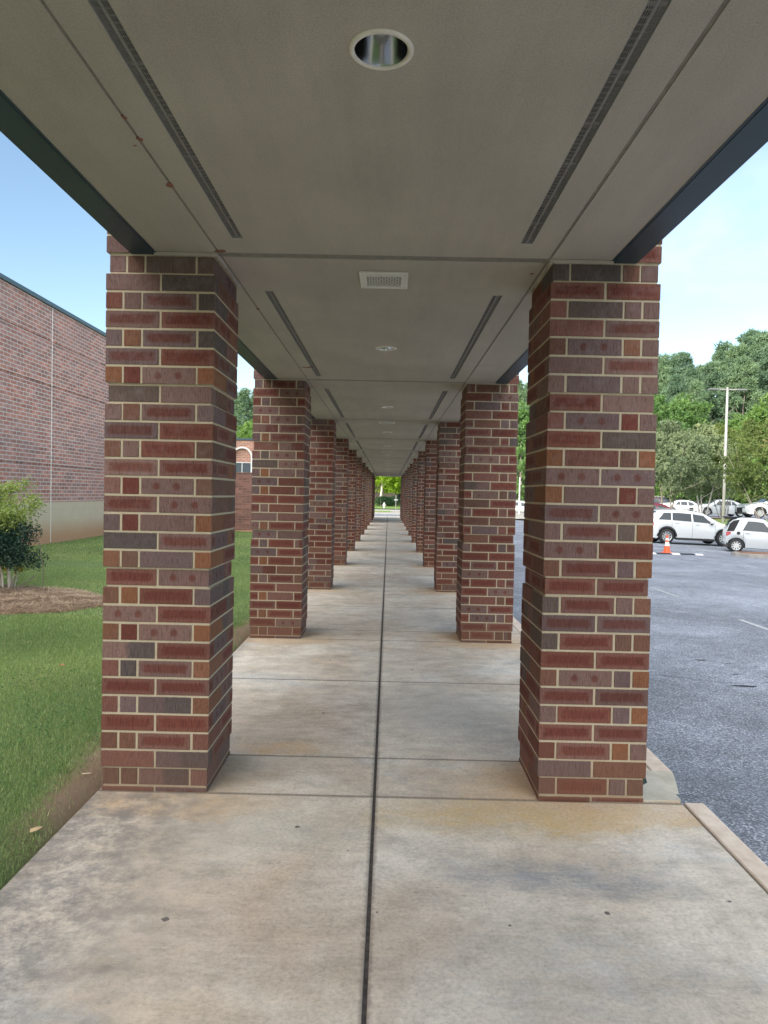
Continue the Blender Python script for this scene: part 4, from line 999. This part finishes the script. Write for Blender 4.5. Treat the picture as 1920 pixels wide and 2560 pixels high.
x, y = polar(955, 90); place(limes[0], x, y, .25, 1.0, .4, None, 'yellow green tree with pale trunk at the walkway end, left of the hedge')
x, y = polar(992, 93); place(limes[1], x, y, .3, 1.05, 2.0, None, 'yellow green tree with dark trunk at the walkway end, right of the hedge')
# parking lot trees
T1 = make_tree('parking_tree', 6.1, 2.9, 1.9, .15, 40, DULL_M, M_BARK, 91, nb=52, shape='round', trunk_r=.12, multi=3, spread=.4, blob_r=.22)
T2 = make_tree('parking_tree', 6.7, 3.0, 2.0, .15, 40, DULL_M, M_BARKPALE, 92, nb=54, shape='round', trunk_r=.13, multi=3, spread=.4, blob_r=.22)
x, y = polar(1668, 47); place(T1, x, y, float(z_lot(x,y)), 1.0, 0, None, 'dull grey green tree rising behind the rear end of the white suv')
x, y = polar(1755, 53); place(T2, x, y, float(z_lot(x,y)), .96, 1, None, 'dull green tree with pale trunk between the white sedans')
T3 = make_tree('parking_tree', 6.3, 2.6, 2.1, .14, 36, RUST_M, M_BARKTAN, 93, nb=44, shape='vase', trunk_r=.075, multi=5, spread=.55, blob_r=.21)
T4 = make_tree('parking_tree', 5.6, 2.9, 2.0, .13, 36, RUST_M, M_BARKTAN, 94, nb=48, shape='vase', trunk_r=.055, multi=8, spread=.95, blob_r=.20)
x, y = polar(1806, 56); place(T3, x, y, float(z_lot(x,y)), 1.1, 0, None, 'reddish green tree with clustered white stems beside the light pole')
x, y = polar(1945, 38); place(T4, x, y, float(z_lot(x,y))+.25, 1.12, .5, None, 'rusty green tree with long arching pale stems at the right edge above the tiny car')

# hedge, hydrant, post at the end of the walkway
r = np.random.default_rng(3); x, y = polar(970, 88); hd = empty('round_hedge', (x, y, .25), 0, 'dark green clipped hedge between the two trunks at the end of the walkway', 'hedge')
C, T = blob_points([((q, r.uniform(-.4,.4), .65+r.uniform(-.15,.15)), (.75,.6,.6)) for q in np.linspace(-1.0,.9,7)], 320, r, .6)
faces_mesh('foliage', quads(C, .15, .2, r=r), 4, leaf_material('hedge_leaf', (.015,.045,.02), (.04,.09,.035), None, .2), hd, T)
mb = MB(); mb.tube([(0,0,-.2),(0,0,.7)], .08, 6); mb.build('stem', M_BARK, hd)
x, y = polar(961, 77); fh = empty('fire_hydrant', (x, y, .15), 0, 'small white fire hydrant on the grass at the end of the walkway', 'hydrant'); MH = mat('hydrant_white', (.42,.42,.40), .5)
mb = MB(); mb.lathe([(.16,0),(.16,.05),(.11,.06),(.11,.42),(.14,.44),(.14,.48),(.12,.50),(.08,.60),(.03,.64),(.03,.69)], n=16, cap0=True, cap1=True); mb.build('barrel', MH, fh, True)
mb = MB(); mb.tube([(-.2,0,.36),(.2,0,.36)], .055, 10); mb.tube([(0,-.2,.32),(0,0,.32)], .07, 10); mb.build('outlet', MH, fh)
x, y = polar(990, 74); sp = empty('road_sign', (x, y, .13), 0, 'small pale sign on a white post on the right of the hydrant', 'sign')
mb = MB(); mb.tube([(0,0,-.1),(0,0,1.5)], .02, 8); mb.build('post', mat('post_white', (.35,.35,.34), .5), sp)
mb = MB(); mb.cbox(-.20,.20,-.012,.012,.95,1.07,.003); mb.build('panel', mat('sign_grey', (.25,.26,.26), .5), sp)

# ------------------------------------------------------------------ vehicles (front towards +x, wheels on z = 0)
M_TYRE = noisy('tyre_rubber', (.018,.018,.019), (.035,.035,.036), 30, .85); M_TRIM = mat('black_trim', (.02,.02,.022), .5)
M_RIM = noisy('alloy_rim', (.55,.56,.57), (.68,.69,.70), 20, .3, .8); M_CGLASS = mat('car_glass', (.03,.04,.048), .07, 0, .45); M_RED = mat('tail_lamp', (.45,.02,.025), .2)
M_HEAD = mat('head_lamp', (.62,.66,.70), .1, 0, .9)
def paint(name, c, rough=.22):
    m = mat(name, c, rough); b = m.node_tree.nodes['Principled BSDF']; b.inputs['Coat Weight'].default_value = .6; b.inputs['Coat Roughness'].default_value = .06; return m
P_WHITE = paint('white_paint', (.60,.62,.63)); P_SILVER = paint('silver_paint', (.46,.49,.51), .3); P_MAROON = paint('maroon_paint', (.12,.022,.035)); P_NAVY = paint('dark_paint', (.035,.035,.06)); P_BLACK = mat('black_plastic', (.012,.012,.014), .55, 0, .25)
def interp(prof, x): return float(np.interp(x, [p[0] for p in prof], [p[1] for p in prof]))
def car(name, L, W, top, belt, wheels, wr, pnt, side_win, ws, rw, body2=None, sill=.26, clad=False, roof_paint=None, doors=(), handles=(), mirror=None, tail='wide', two=None, spokes=9):
    root = empty(name); hw = W/2
    def arch(x):
        z = sill
        for wx in wheels:
            d = abs(x-wx); a = wr+.065
            if d < a: z = max(z, wr+math.sqrt(a*a-d*d)-.01)
        return z
    def half(x):
        e = min(x, L-x); return hw*(1-.16*max(0, 1-e/.55)**2)
    roof = max(p[1] for p in top)
    def sec(x):
        zt = interp(top, x); zb = max(arch(x), sill+.10*max(0, 1-min(x, L-x)/.35)); bl = min(interp(belt, x), zt-.03); h_ = half(x)
        t = max(0, min(1, (zt-bl)/(roof-interp(belt, L*.45)))); hr = h_*(.965-.185*t); zb = min(zb, bl-.06)
        return [(h_*.95, zb), (h_*1.0, zb+(bl-zb)*.30), (h_*1.0, zb+(bl-zb)*.66), (h_*.965, bl), (hr, max(bl+.005, zt-.06*(.3+t))), (hr*.86, zt-.012), (hr*.45, zt), (0, zt+.004)]
    xs_ = sorted(set([round(v, 3) for v in list(np.linspace(.0, L, 56))+[wx+s*(wr+.065)*q for wx in wheels for s in (-1,1) for q in (1.0,.97,.9,.75,.5,.2)]]))
    def S(x, v):
        s = sec(x); i = min(int(v), 6); f = v-i; return (s[i][0]*(1-f)+s[i+1][0]*f, s[i][1]*(1-f)+s[i+1][1]*f)
    mb = MB(); V = []; n = 15; Fs = []
    for x in xs_:
        s = sec(x); ring = [(x, -y, z) for y, z in s]+[(x, y, z) for y, z in s[-2::-1]]; V += ring
    for i in range(len(xs_)-1):
        for k in range(n-1): Fs.append((i*n+k, i*n+k+1, (i+1)*n+k+1, (i+1)*n+k))
    Fs.append(tuple(range(n-1, -1, -1))); Fs.append(tuple((len(xs_)-1)*n+k for k in range(n)))
    mb.add(V, Fs, 0); mb.build('body', pnt, root, True)
    mb = MB(); mb.box(.25, L-.25, -hw*.82, hw*.82, sill-.02, interp(belt, L/2)-.25)
    mb.box(.03, .30, -hw*.86, hw*.86, sill-.02, sill+.18); mb.box(L-.3, L-.03, -hw*.86, hw*.86, sill-.02, sill+.16); mb.build('underbody', M_TRIM, root)
    def patch(pname, poly_lr, m, sg, off=.008, nx=8, nv=5):
        """poly_lr(v)->(xa,xb) for v from 3.. to 4.. on the side of the cabin"""
        mb = MB(); V = []; vs = np.linspace(poly_lr[0], poly_lr[1], nv)
        for v in vs:
            t = (v-vs[0])/(vs[-1]-vs[0]); xa = poly_lr[2]+(poly_lr[4]-poly_lr[2])*t; xb = poly_lr[3]+(poly_lr[5]-poly_lr[3])*t
            for k in range(nx+1):
                x = xa+(xb-xa)*k/nx; y, z = S(x, v); V.append((x, sg*(y+off), z))
        Fs = [(j*(nx+1)+k, j*(nx+1)+k+1, (j+1)*(nx+1)+k+1, (j+1)*(nx+1)+k) for j in range(nv-1) for k in range(nx)]
        mb.add(V, Fs if sg < 0 else [f[::-1] for f in Fs]); return mb.build(pname, m, root, True)
    for sg in (-1, 1):
        for q in side_win: patch('side_window', (3.08, 3.84, *q), M_CGLASS, sg)
        # door shut lines, thin dark strips on the flank
        for dx in doors:
            mb = MB(); V = []
            for v in np.linspace(.15, 2.98, 8):
                y, z = S(dx, v); V += [(dx-.006, sg*(y+.003), z), (dx+.006, sg*(y+.003), z)]
            Fs = [(2*k, 2*k+1, 2*k+3, 2*k+2) for k in range(7)]; mb.add(V, Fs); mb.build('door_seam', M_TRIM, root)
        for hx in handles:
            y, z = S(hx, 2.75); mb = MB(); ya, yb = sorted((sg*(y+.002), sg*(y+.04))); mb.cbox(hx-.10, hx+.10, ya, yb, z-.018, z+.018, .008); mb.build('door_handle', pnt, root)
        if mirror:
            y, z = S(mirror, 3.0); mb = MB(); ya, yb = sorted((sg*(y-.02), sg*(y+.20))); mb.cbox(mirror-.10, mirror+.07, ya, yb, z+.03, z+.19, .03); mb.build('side_mirror', pnt, root)
            mb = MB(); ya, yb = sorted((sg*(y-.03), sg*(y+.08))); mb.box(mirror-.05, mirror+.03, ya, yb, z-.03, z+.05); mb.build('mirror_stalk', M_TRIM, root)
        if clad:
            for wx in wheels:
                mb = MB(); V = []; n_ = 14
                for k in range(n_+1):
                    t = math.pi*k/n_
                    for rr in (wr+.06, wr+.13):
                        x = wx+rr*math.cos(t); z = wr+rr*math.sin(t); y = hw*.985+.012; V += [(x, sg*y, max(z, sill-.02)), (x, sg*(y-.06), max(z, sill-.02))]
                Fs = []
                for k in range(n_): q = 4*k; Fs += [(q,q+2,q+6,q+4),(q+2,q+3,q+7,q+6),(q,q+4,q+5,q+1)]
                mb.add(V, Fs); mb.build('arch_trim', M_TRIM, root)
            mb = MB(); ya, yb = sorted((sg*(hw*.90), sg*(hw*.975))); mb.box(wheels[0]+wr+.10, wheels[1]-wr-.10, ya, yb, sill-.05, sill+.06); mb.build('sill_trim', M_TRIM, root)
    def across(pname, x0, x1, m, vmax=4.0, off=.008, mg=.10):
        mb = MB(); V = []; nx = 8; cols_ = [4.05, 5, 6, 7]
        for k in range(nx+1):
            x = x0+(x1-x0)*k/nx
            s_ = [S(x, min(v, 6.999)) for v in cols_]; row = [(x, -y*.97, z+off) for y, z in s_]+[(x, y*.97, z+off) for y, z in s_[-2::-1]]; V += row
        m_ = 7; Fs = [(j*m_+k, (j+1)*m_+k, (j+1)*m_+k+1, j*m_+k+1) for j in range(nx) for k in range(m_-1)]
        mb.add(V, Fs); mb.build(pname, m, root, True)
    across('windscreen', ws[0], ws[1], M_CGLASS); across('rear_window', rw[0], rw[1], M_CGLASS)
    if roof_paint: across('roof_panel', rw[1]+.02, ws[0]-.02, roof_paint)
    for wx in wheels:
        for sg in (-1, 1):
            wl = empty_part('wheel', root, (wx, sg*(hw-.12), wr))
            mb = MB(); tw = .11; mb.lathe([(wr*.66,-tw),(wr*.93,-tw),(wr,-tw*.6),(wr,tw*.6),(wr*.93,tw),(wr*.66,tw)], n=36, axis='y'); mb.build('tyre', M_TYRE, wl, True)
            mb = MB(); ys_ = sg*tw
            mb.lathe([(wr*.67,-tw*.9),(wr*.67,tw*.9)], n=36, axis='y')
            for k in range(spokes):
                a = 2*math.pi*k/spokes; c_, s_ = math.cos(a), math.sin(a); wd = wr*.085
                pts = [(wr*.10, -wd*1.2), (wr*.66, -wd*.8), (wr*.66, wd*.8), (wr*.10, wd*1.2)]
                for yy in (ys_*.86,):
                    V = [(c_*p-s_*q, yy, s_*p+c_*q) for p, q in pts]+[(c_*p-s_*q, yy-sg*.03, s_*p+c_*q) for p, q in pts]
                    mb.add(V, [(0,1,2,3),(7,6,5,4),(0,4,5,1),(1,5,6,2),(2,6,7,3),(3,7,4,0)])
            a, b_ = sorted((ys_*.80, ys_*.93)); mb.lathe([(wr*.02,a),(wr*.15,a),(wr*.15,b_),(wr*.02,b_)], n=16, axis='y')
            mb.lathe([(wr*.61,ys_*.84),(wr*.68,ys_*.92),(wr*.695,ys_*.84)], n=36, axis='y'); mb.build('rim', M_RIM, wl)
            mb = MB(); mb.lathe([(.01,ys_*.2),(wr*.6,ys_*.2)], n=24, axis='y'); mb.build('brake_disc', M_TRIM, wl)
    return root, S, hw
def empty_part(name, parent, loc):
    """a wheel hub: a small real mesh that carries tyre and rim"""
    mb = MB(); mb.lathe([(.03,-.08),(.05,-.06),(.05,.06),(.03,.08)], n=12, axis='y', cap0=True, cap1=True); o = mb.build(name, M_TRIM, parent); o.location = loc; return o
def lamp_patch(root, S, xa, xb, va, vb, m, name='tail_light', sgs=(-1,1), off=.012):
    for sg in sgs:
        mb = MB(); V = []; nx, nv = 4, 3
        for v in np.linspace(va, vb, nv+1):
            for x in np.linspace(xa, xb, nx+1):
                y, z = S(x, v); V.append((x, sg*(y+off), z))
        Fs = [(j*(nx+1)+k, j*(nx+1)+k+1, (j+1)*(nx+1)+k+1, (j+1)*(nx+1)+k) for j in range(nv) for k in range(nx)]
        mb.add(V, Fs if sg < 0 else [f[::-1] for f in Fs]); mb.build(name, m, root)
def ends(root, L, hw, belt_z, m_rear=M_RED, sill=.26, plate=True):
    mb = MB()
    for sg in (-1,1):
        a, b_ = sorted((sg*hw*.45, sg*hw*.80)); mb.box(-.02, .05, a, b_, belt_z-.20, belt_z-.06)
        mb.build('tail_light', m_rear, root); mb = MB()
        a, b_ = sorted((sg*hw*.45, sg*hw*.80)); mb.box(L-.06, L+.015, a, b_, belt_z-.26, belt_z-.15); mb.build('headlight', M_HEAD, root); mb = MB()
    mb.box(-.03, .04, -.26, .26, .55, .68); mb.build('number_plate', mat('plate_white', (.6,.6,.58), .5), root); mb = MB()
    mb.box(L-.05, L+.02, -hw*.42, hw*.42, sill+.12, belt_z-.28); mb.build('grille', M_TRIM, root)
SUV_TOP = [(0,.98),(.06,1.08),(.25,1.36),(.50,1.60),(.8,1.68),(1.6,1.72),(2.3,1.69),(2.85,1.61),(3.2,1.42),(3.62,1.19),(3.85,1.12),(4.45,1.04),(4.75,.94),(4.93,.78)]
def suv(pnt, name='suv'):
    L = 4.95
    root, S, hw = car(name, L, 1.90, SUV_TOP, [(0,1.0),(.6,1.16),(1.2,1.15),(3.3,1.06),(3.7,1.02),(4.6,.97),(4.95,.78)], (1.02, 3.87), .375, pnt,
        [(.55,1.20,.86,1.22),(1.27,2.22,1.29,2.22),(2.32,3.34,2.30,2.84)], (2.88,3.62), (.10,.50), clad=True, doors=(1.24,2.27,3.40), handles=(1.50,2.50), mirror=3.22, sill=.27, spokes=10)
    lamp_patch(root, S, .02, .34, 2.3, 2.85, M_RED); lamp_patch(root, S, 4.35, 4.85, 2.25, 2.7, M_HEAD, 'headlight'); ends(root, L, hw, 1.02)
    mb = MB(); 
    for sg in (-1,1): a, b_ = sorted((sg*.62, sg*.66)); mb.box(.95, 2.8, a, b_, 1.735, 1.775); mb.build('roof_rail', M_GRILLE, root); mb = MB()
    return root
def sedan(pnt):
    L = 4.80
    root, S, hw = car('sedan', L, 1.84, [(0,.92),(.10,1.04),(.62,1.10),(.85,1.15),(1.50,1.39),(2.0,1.45),(2.6,1.44),(2.95,1.36),(3.65,1.02),(4.3,.90),(4.65,.78),(4.8,.62)],
        [(0,.90),(1,.95),(3.4,.88),(4.6,.74),(4.8,.6)], (.98, 3.80), .335, pnt, [(1.18,1.70,1.52,1.72),(1.76,2.40,1.80,2.38),(2.50,3.30,2.46,2.85)], (2.82,3.70), (.80,1.45), doors=(1.45,2.44,3.38), handles=(1.65,2.65), mirror=3.2, sill=.22, spokes=10)
    lamp_patch(root, S, .02, .40, 2.3, 2.9, M_RED); lamp_patch(root, S, 4.2, 4.72, 2.2, 2.8, M_HEAD, 'headlight'); ends(root, L, hw, .90, sill=.22)
    return root
zl = lambda x, y: float(z_lot(x, y))
def park(o, x, y, rz, label, cat='car', dz=0.0, group=None):
    o.location = (x, y, zl(x, y)+dz); o.rotation_euler = (0, R_(1.4)*math.cos(rz), rz); tag(o, label, cat, group)
s1 = suv(P_WHITE); park(s1, 12.95, 32.3, 0, 'large white suv parked side on behind the orange traffic cone', 'suv')
# tiny two-seat car
root, S, hw = car('microcar', 2.70, 1.56, [(0,.86),(.05,1.10),(.14,1.30),(.30,1.47),(.6,1.54),(1.1,1.55),(1.50,1.50),(2.05,1.10),(2.25,.92),(2.55,.80),(2.70,.55)],
    [(0,.90),(.5,.93),(1.9,.90),(2.4,.76),(2.7,.5)], (.44, 2.28), .295, P_SILVER, [(.66,1.95,.86,1.46)], (1.46,2.12), (.05,.28), doors=(.70,1.98), handles=(.85,), mirror=1.85, sill=.22, roof_paint=P_BLACK, spokes=9)
for sg in (-1, 1):
    for v0 in (2.05, 2.5): lamp_patch(root, S, .02, .20, v0, v0+.33, M_RED, sgs=(sg,))
    mb = MB(); y, z = S(.52, 2.35); ya, yb = sorted((sg*(y+.002), sg*(y+.012)))
    if sg < 0:
        mb.lathe([(.001,ya),(.075,ya),(.075,yb),(.06,yb)], (.50,0,z-.02), 20, axis='y', cap0=True); mb.build('fuel_cap', M_TRIM, root)
    # black quarter panel behind the door glass, up to the roof
    mb = MB(); V = []
    for v in np.linspace(3.02, 3.98, 12):
        t = (v-3.02)/.96
        for q in range(9): x = .02+.12*t+(.30+.10*t)*q/8; y, z = S(x, v); V.append((x, sg*(y+.016), z))
    Fs = [(9*j+k, 9*j+k+1, 9*j+k+10, 9*j+k+9) for j in range(11) for k in range(8)]; mb.add(V, Fs if sg < 0 else [f[::-1] for f in Fs]); mb.build('rear_pillar_panel', P_BLACK, root)
    mb = MB(); a, b_ = sorted((sg*.40, sg*.60)); mb.box(2.52, 2.66, a, b_, .58, .70); mb.build('headlight', M_HEAD, root)
mb = MB(); mb.cbox(-.05,.42,-.62,.62,1.475,1.535,.02); mb.build('roof_spoiler', P_BLACK, root)
mb = MB(); mb.box(-.02,.05,-.26,.26,.42,.54); mb.build('number_plate', mat('plate_pale', (.6,.6,.58), .5), root)
ra = R_(-20); park(root, 15.34-(.44*math.cos(ra)+.72*math.sin(ra)), 27.13-(.44*math.sin(ra)-.72*math.cos(ra)), ra, 'tiny silver two seat car with black roof parked by the mulch island on the right', 'car', .0)
s2 = sedan(P_WHITE); snapshot(s2); x, y = polar(1836, 62)
park(s2, x+.98, y, math.pi, 'white sedan with red tail light parked beyond the light pole, facing left', 'car', .0)
c = copy_tree(s2); x, y = polar(1728, 68); park(c, x-3.2, y, 0, 'white sedan parked on the upper lot behind the roof of the white suv', 'car')
s3 = suv(P_WHITE); snapshot(s3); x, y = polar(1882, 54); park(s3, x+3.87, y, math.pi, 'white crossover at the right edge beyond the tiny car, facing left', 'suv', .05)
c = copy_tree(s3); x, y = polar(1300, 76); park(c, x-2.4, y, 0, 'white suv seen in the gap between the first and second right pillars', 'suv')
s4 = sedan(P_MAROON); x, y = polar(1655, 46); park(s4, x-3.1, y, 0, 'dark maroon car close behind the rear of the large white suv', 'car', -.12)
s5 = suv(P_NAVY); x, y = polar(1650, 72); park(s5, x-2.7, y, 0, 'dark suv on the upper lot in the far row beside the nearest right pillar', 'suv')
s6 = suv(P_NAVY); x, y = polar(998, 96); o = s6; o.location = (x-.4, y, .35); tag(o, 'dark vehicle parked behind the round hedge at the end of the walkway', 'suv')

# traffic cone
cx_, cy_ = 10.99, 23.75; tcn = empty('traffic_cone', (cx_, cy_, zl(cx_, cy_)+.0), 0, 'orange traffic cone with two white bands standing on the speed bump', 'traffic cone')
M_OR = noisy('cone_orange', (.78,.10,.03), (.85,.14,.05), 12, .5); M_REFL = noisy('cone_white', (.72,.71,.70), (.82,.81,.80), 12, .4)
mb = MB(); mb.cbox(-.185,.185,-.185,.185,.0,.045,.01); mb.build('base', M_OR, tcn)
rad = lambda z: .135-.105*(z-.045)/(.71-.045)
def ring(z0, z1, off=0.0, c1=False): mb = MB(); mb.lathe([(rad(z0)+off,z0),(rad(z1)+off,z1)], n=28, cap1=c1); return mb
ring(.045,.30).build('lower_cone', M_OR, tcn, True); ring(.30,.45,.002).build('wide_white_band', M_REFL, tcn, True); ring(.45,.52).build('middle_cone', M_OR, tcn, True)
ring(.52,.60,.002).build('narrow_white_band', M_REFL, tcn, True); ring(.60,.72,0,True).build('cone_tip', M_OR, tcn)
# speed bump
bp = empty('speed_bump', (8.2, 22.6, 0), 0, 'low black rubber speed bump with white stripes beside the traffic cone', 'speed bump'); P0, P1 = Vector((8.2,22.5)), Vector((12.35,23.8)); d = (P1-P0).normalized(); q = Vector((-d.y, d.x))
mb = MB(); mb2 = MB(); n = 12
for k in range(n):
    a = P0+d*((P1-P0).length*k/n); b_ = P0+d*((P1-P0).length*(k+1)/n); V = []
    for pt in (a, b_):
        for (o_, z) in ((-.15,.0),(-.07,.045),(.07,.045),(.15,.0)): X = pt+q*o_; V.append((X.x-8.2, X.y-22.6, zl(X.x, X.y)+z+.004))
    (mb2 if k % 3 == 2 or k == n-1 else mb).add(V, [(0,1,5,4),(1,2,6,5),(2,3,7,6),(0,3,2,1),(4,5,6,7)])
mb.build('rubber_strip', M_TRIM, bp); mb2.build('white_stripe', M_REFL, bp)

# planted island by the tiny car
poly = [(14.05,24.55),(14.35,23.95),(15.1,23.6),(17,23.2),(22,22.6),(30,22.4),(30,26.0),(22,25.9),(16,25.6),(14.6,25.45),(14.1,25.0)]
def sheet(name, poly, z_off, m, h=.02):
    mb = MB(); n = len(poly); V = [(x,y,zl(x,y)-.05) for x,y in poly]+[(x,y,zl(x,y)+z_off) for x,y in poly]
    mb.add(V, [tuple(range(n,2*n))]+[(i,(i+1)%n,n+(i+1)%n,n+i) for i in range(n)]); return mb.build(name, m)
tag(sheet('island_kerb', poly, .13, noisy('old_kerb', (.22,.21,.20), (.36,.34,.31), 5, .9, bump=.004)), kind='structure')
cxp = sum(p[0] for p in poly)/len(poly)
inner = [(14.25,24.6),(14.5,24.15),(15.15,23.82),(17,23.42),(22,22.85),(29.8,22.65),(29.8,25.8),(22,25.7),(16,25.4),(14.7,25.25),(14.32,24.95)]
tag(sheet('island_mulch', inner, .15, noisy('bark_mulch', (.13,.06,.035), (.30,.16,.10), 14, .95, bump=.03)), kind='structure')
# grassy bank and pine straw between the lots
def zb(X, Y): return z_lot(X, Y)+.05+.12*smooth(38, 41, Y)*(1-smooth(43, 45.5, Y))
xs = np.arange(13, 60, 1.0); ys = np.arange(37.5, 46.1, .5)
bnk = grid_mesh('grass_bank', np.arange(15.0, 60, 1.0), np.arange(37.5, 46.6, .5), zb, M_FGR); tag(bnk, kind='structure')
def disc(x, y, rx, ry, n=24): return [(x+rx*math.cos(2*math.pi*k/n)*(1+.08*math.sin(3*k)), y+ry*math.sin(2*math.pi*k/n)) for k in range(n)]
for (px, Y, rx, ry) in ((1762,48.3,2.3,1.2),(1668,47,2.0,1.2)):
    x, y = polar(px, Y); mb = MB(); P_ = disc(x, y, rx, ry); n = len(P_)
    V = [(a, b_, float(zb(a, b_))+.05) for a, b_ in P_]+[(x, y, float(zb(x, y))+.14)]; mb.add(V, [(k, (k+1)%n, n) for k in range(n)]); tag(mb.build('mulch_bed', noisy('island_straw', (.20,.12,.075), (.34,.22,.14), 6, .95)), kind='structure')
# light pole
x, y = polar(1807, 45.5); zp = float(zb(x, y)); lp = empty('light_pole', (x, y, zp), 0, 'tall pale parking lot light pole with flat twin lamp heads', 'light pole')
mb = MB(); mb.tube([(0,0,-.3),(0,0,8.45)], [.105,.07], 16); mb.build('pole', noisy('pole_concrete', (.24,.24,.23), (.33,.33,.31), 5, .7), lp, True)
mb = MB(); mb.tube([(-.8,0,8.5),(.8,0,8.5)], .04, 8); mb.tube([(0,0,8.35),(0,0,8.65)], .065, 8); mb.build('crossarm', M_GRILLE, lp)
for sg in (-1, 1): mb = MB(); a, b_ = sorted((sg*.58, sg*1.2)); mb.cbox(a, b_, -.17, .17, 8.43, 8.54, .03); mb.build('lamp_head', noisy('lamp_housing', (.10,.11,.11), (.16,.17,.17), 5, .5), lp)
# small grey sign on a post
x, y = polar(1817, 55); sg_ = empty('parking_sign', (x, y, zl(x, y)), 0, 'small grey sign on a thin post right of the light pole', 'sign')
mb = MB(); mb.tube([(0,0,-.1),(0,0,2.3)], .025, 8); mb.build('post', M_GRILLE, sg_)
mb = MB(); mb.cbox(-.16,.16,-.04,-.028,1.9,2.4,.003); mb.build('panel', noisy('sign_back', (.30,.34,.34), (.36,.40,.40), 6, .5, .3), sg_)
x, y = polar(1298, 68); mb = MB(); pl = empty('light_pole', (x, y, zl(x, y)), 0, 'thin white pole standing behind the suv in the gap between the right pillars', 'light pole')
mb.tube([(0,0,-.3),(0,0,4.0)], [.07,.05], 10); mb.build('pole', mat('pole_white', (.6,.6,.58), .5), pl)
# painted bay lines
M_PAINT = noisy('worn_white_paint', (.22,.235,.25), (.48,.49,.50), 22, .8)
mb = MB()
def line(x0, y0, x1, y1, w_):
    a, b_ = Vector((x0,y0)), Vector((x1,y1)); d = (b_-a).normalized(); q = Vector((-d.y,d.x))*w_/2; n = max(1, int((b_-a).length/1.0))
    for k in range(n):
        p, r_ = a.lerp(b_, k/n), a.lerp(b_, (k+1)/n); V = [(u.x, u.y, zl(u.x, u.y)+.006) for u in (p-q, r_-q, r_+q, p+q)]; mb.add(V, [(0,1,2,3)])
line(5.86,11.65,5.88,10.2,.07); line(5.82,7.6,5.82,5.2,.10); line(13.2,26.7,14.3,26.95,.22); line(12.1,28.9,12.8,29.1,.12); line(12.0,23.7,12.9,23.85,.12)
tag(mb.build('painted_line', M_PAINT), kind='structure')
mb = MB(); r = np.random.default_rng(12)      # small tar blots on the asphalt
for (x, y, a, b_) in [(3.68,3.2,.13,.03),(3.74,4.33,.07,.02),(4.0,4.2,.04,.012),(4.3,4.15,.035,.012),(4.9,4.05,.05,.015),(3.0,6.5,.05,.018),(3.3,6.4,.06,.02),(3.3,5.9,.06,.015),(3.85,3.7,.05,.012),(4.15,3.65,.04,.01),(4.4,3.5,.03,.01),(4.9,4.8,.05,.015),(3.8,5.2,.04,.012),(2.6,4.6,.05,.02)]:
    P_ = peel(x, y, a, b_, .1, int(x*y*100)); n = len(P_); mb.add([(u, v, zl(u, v)+.004) for u, v in P_], [tuple(range(n))])
tag(mb.build('tar_spots', mat('tar', (.02,.02,.023), .8)), kind='structure')
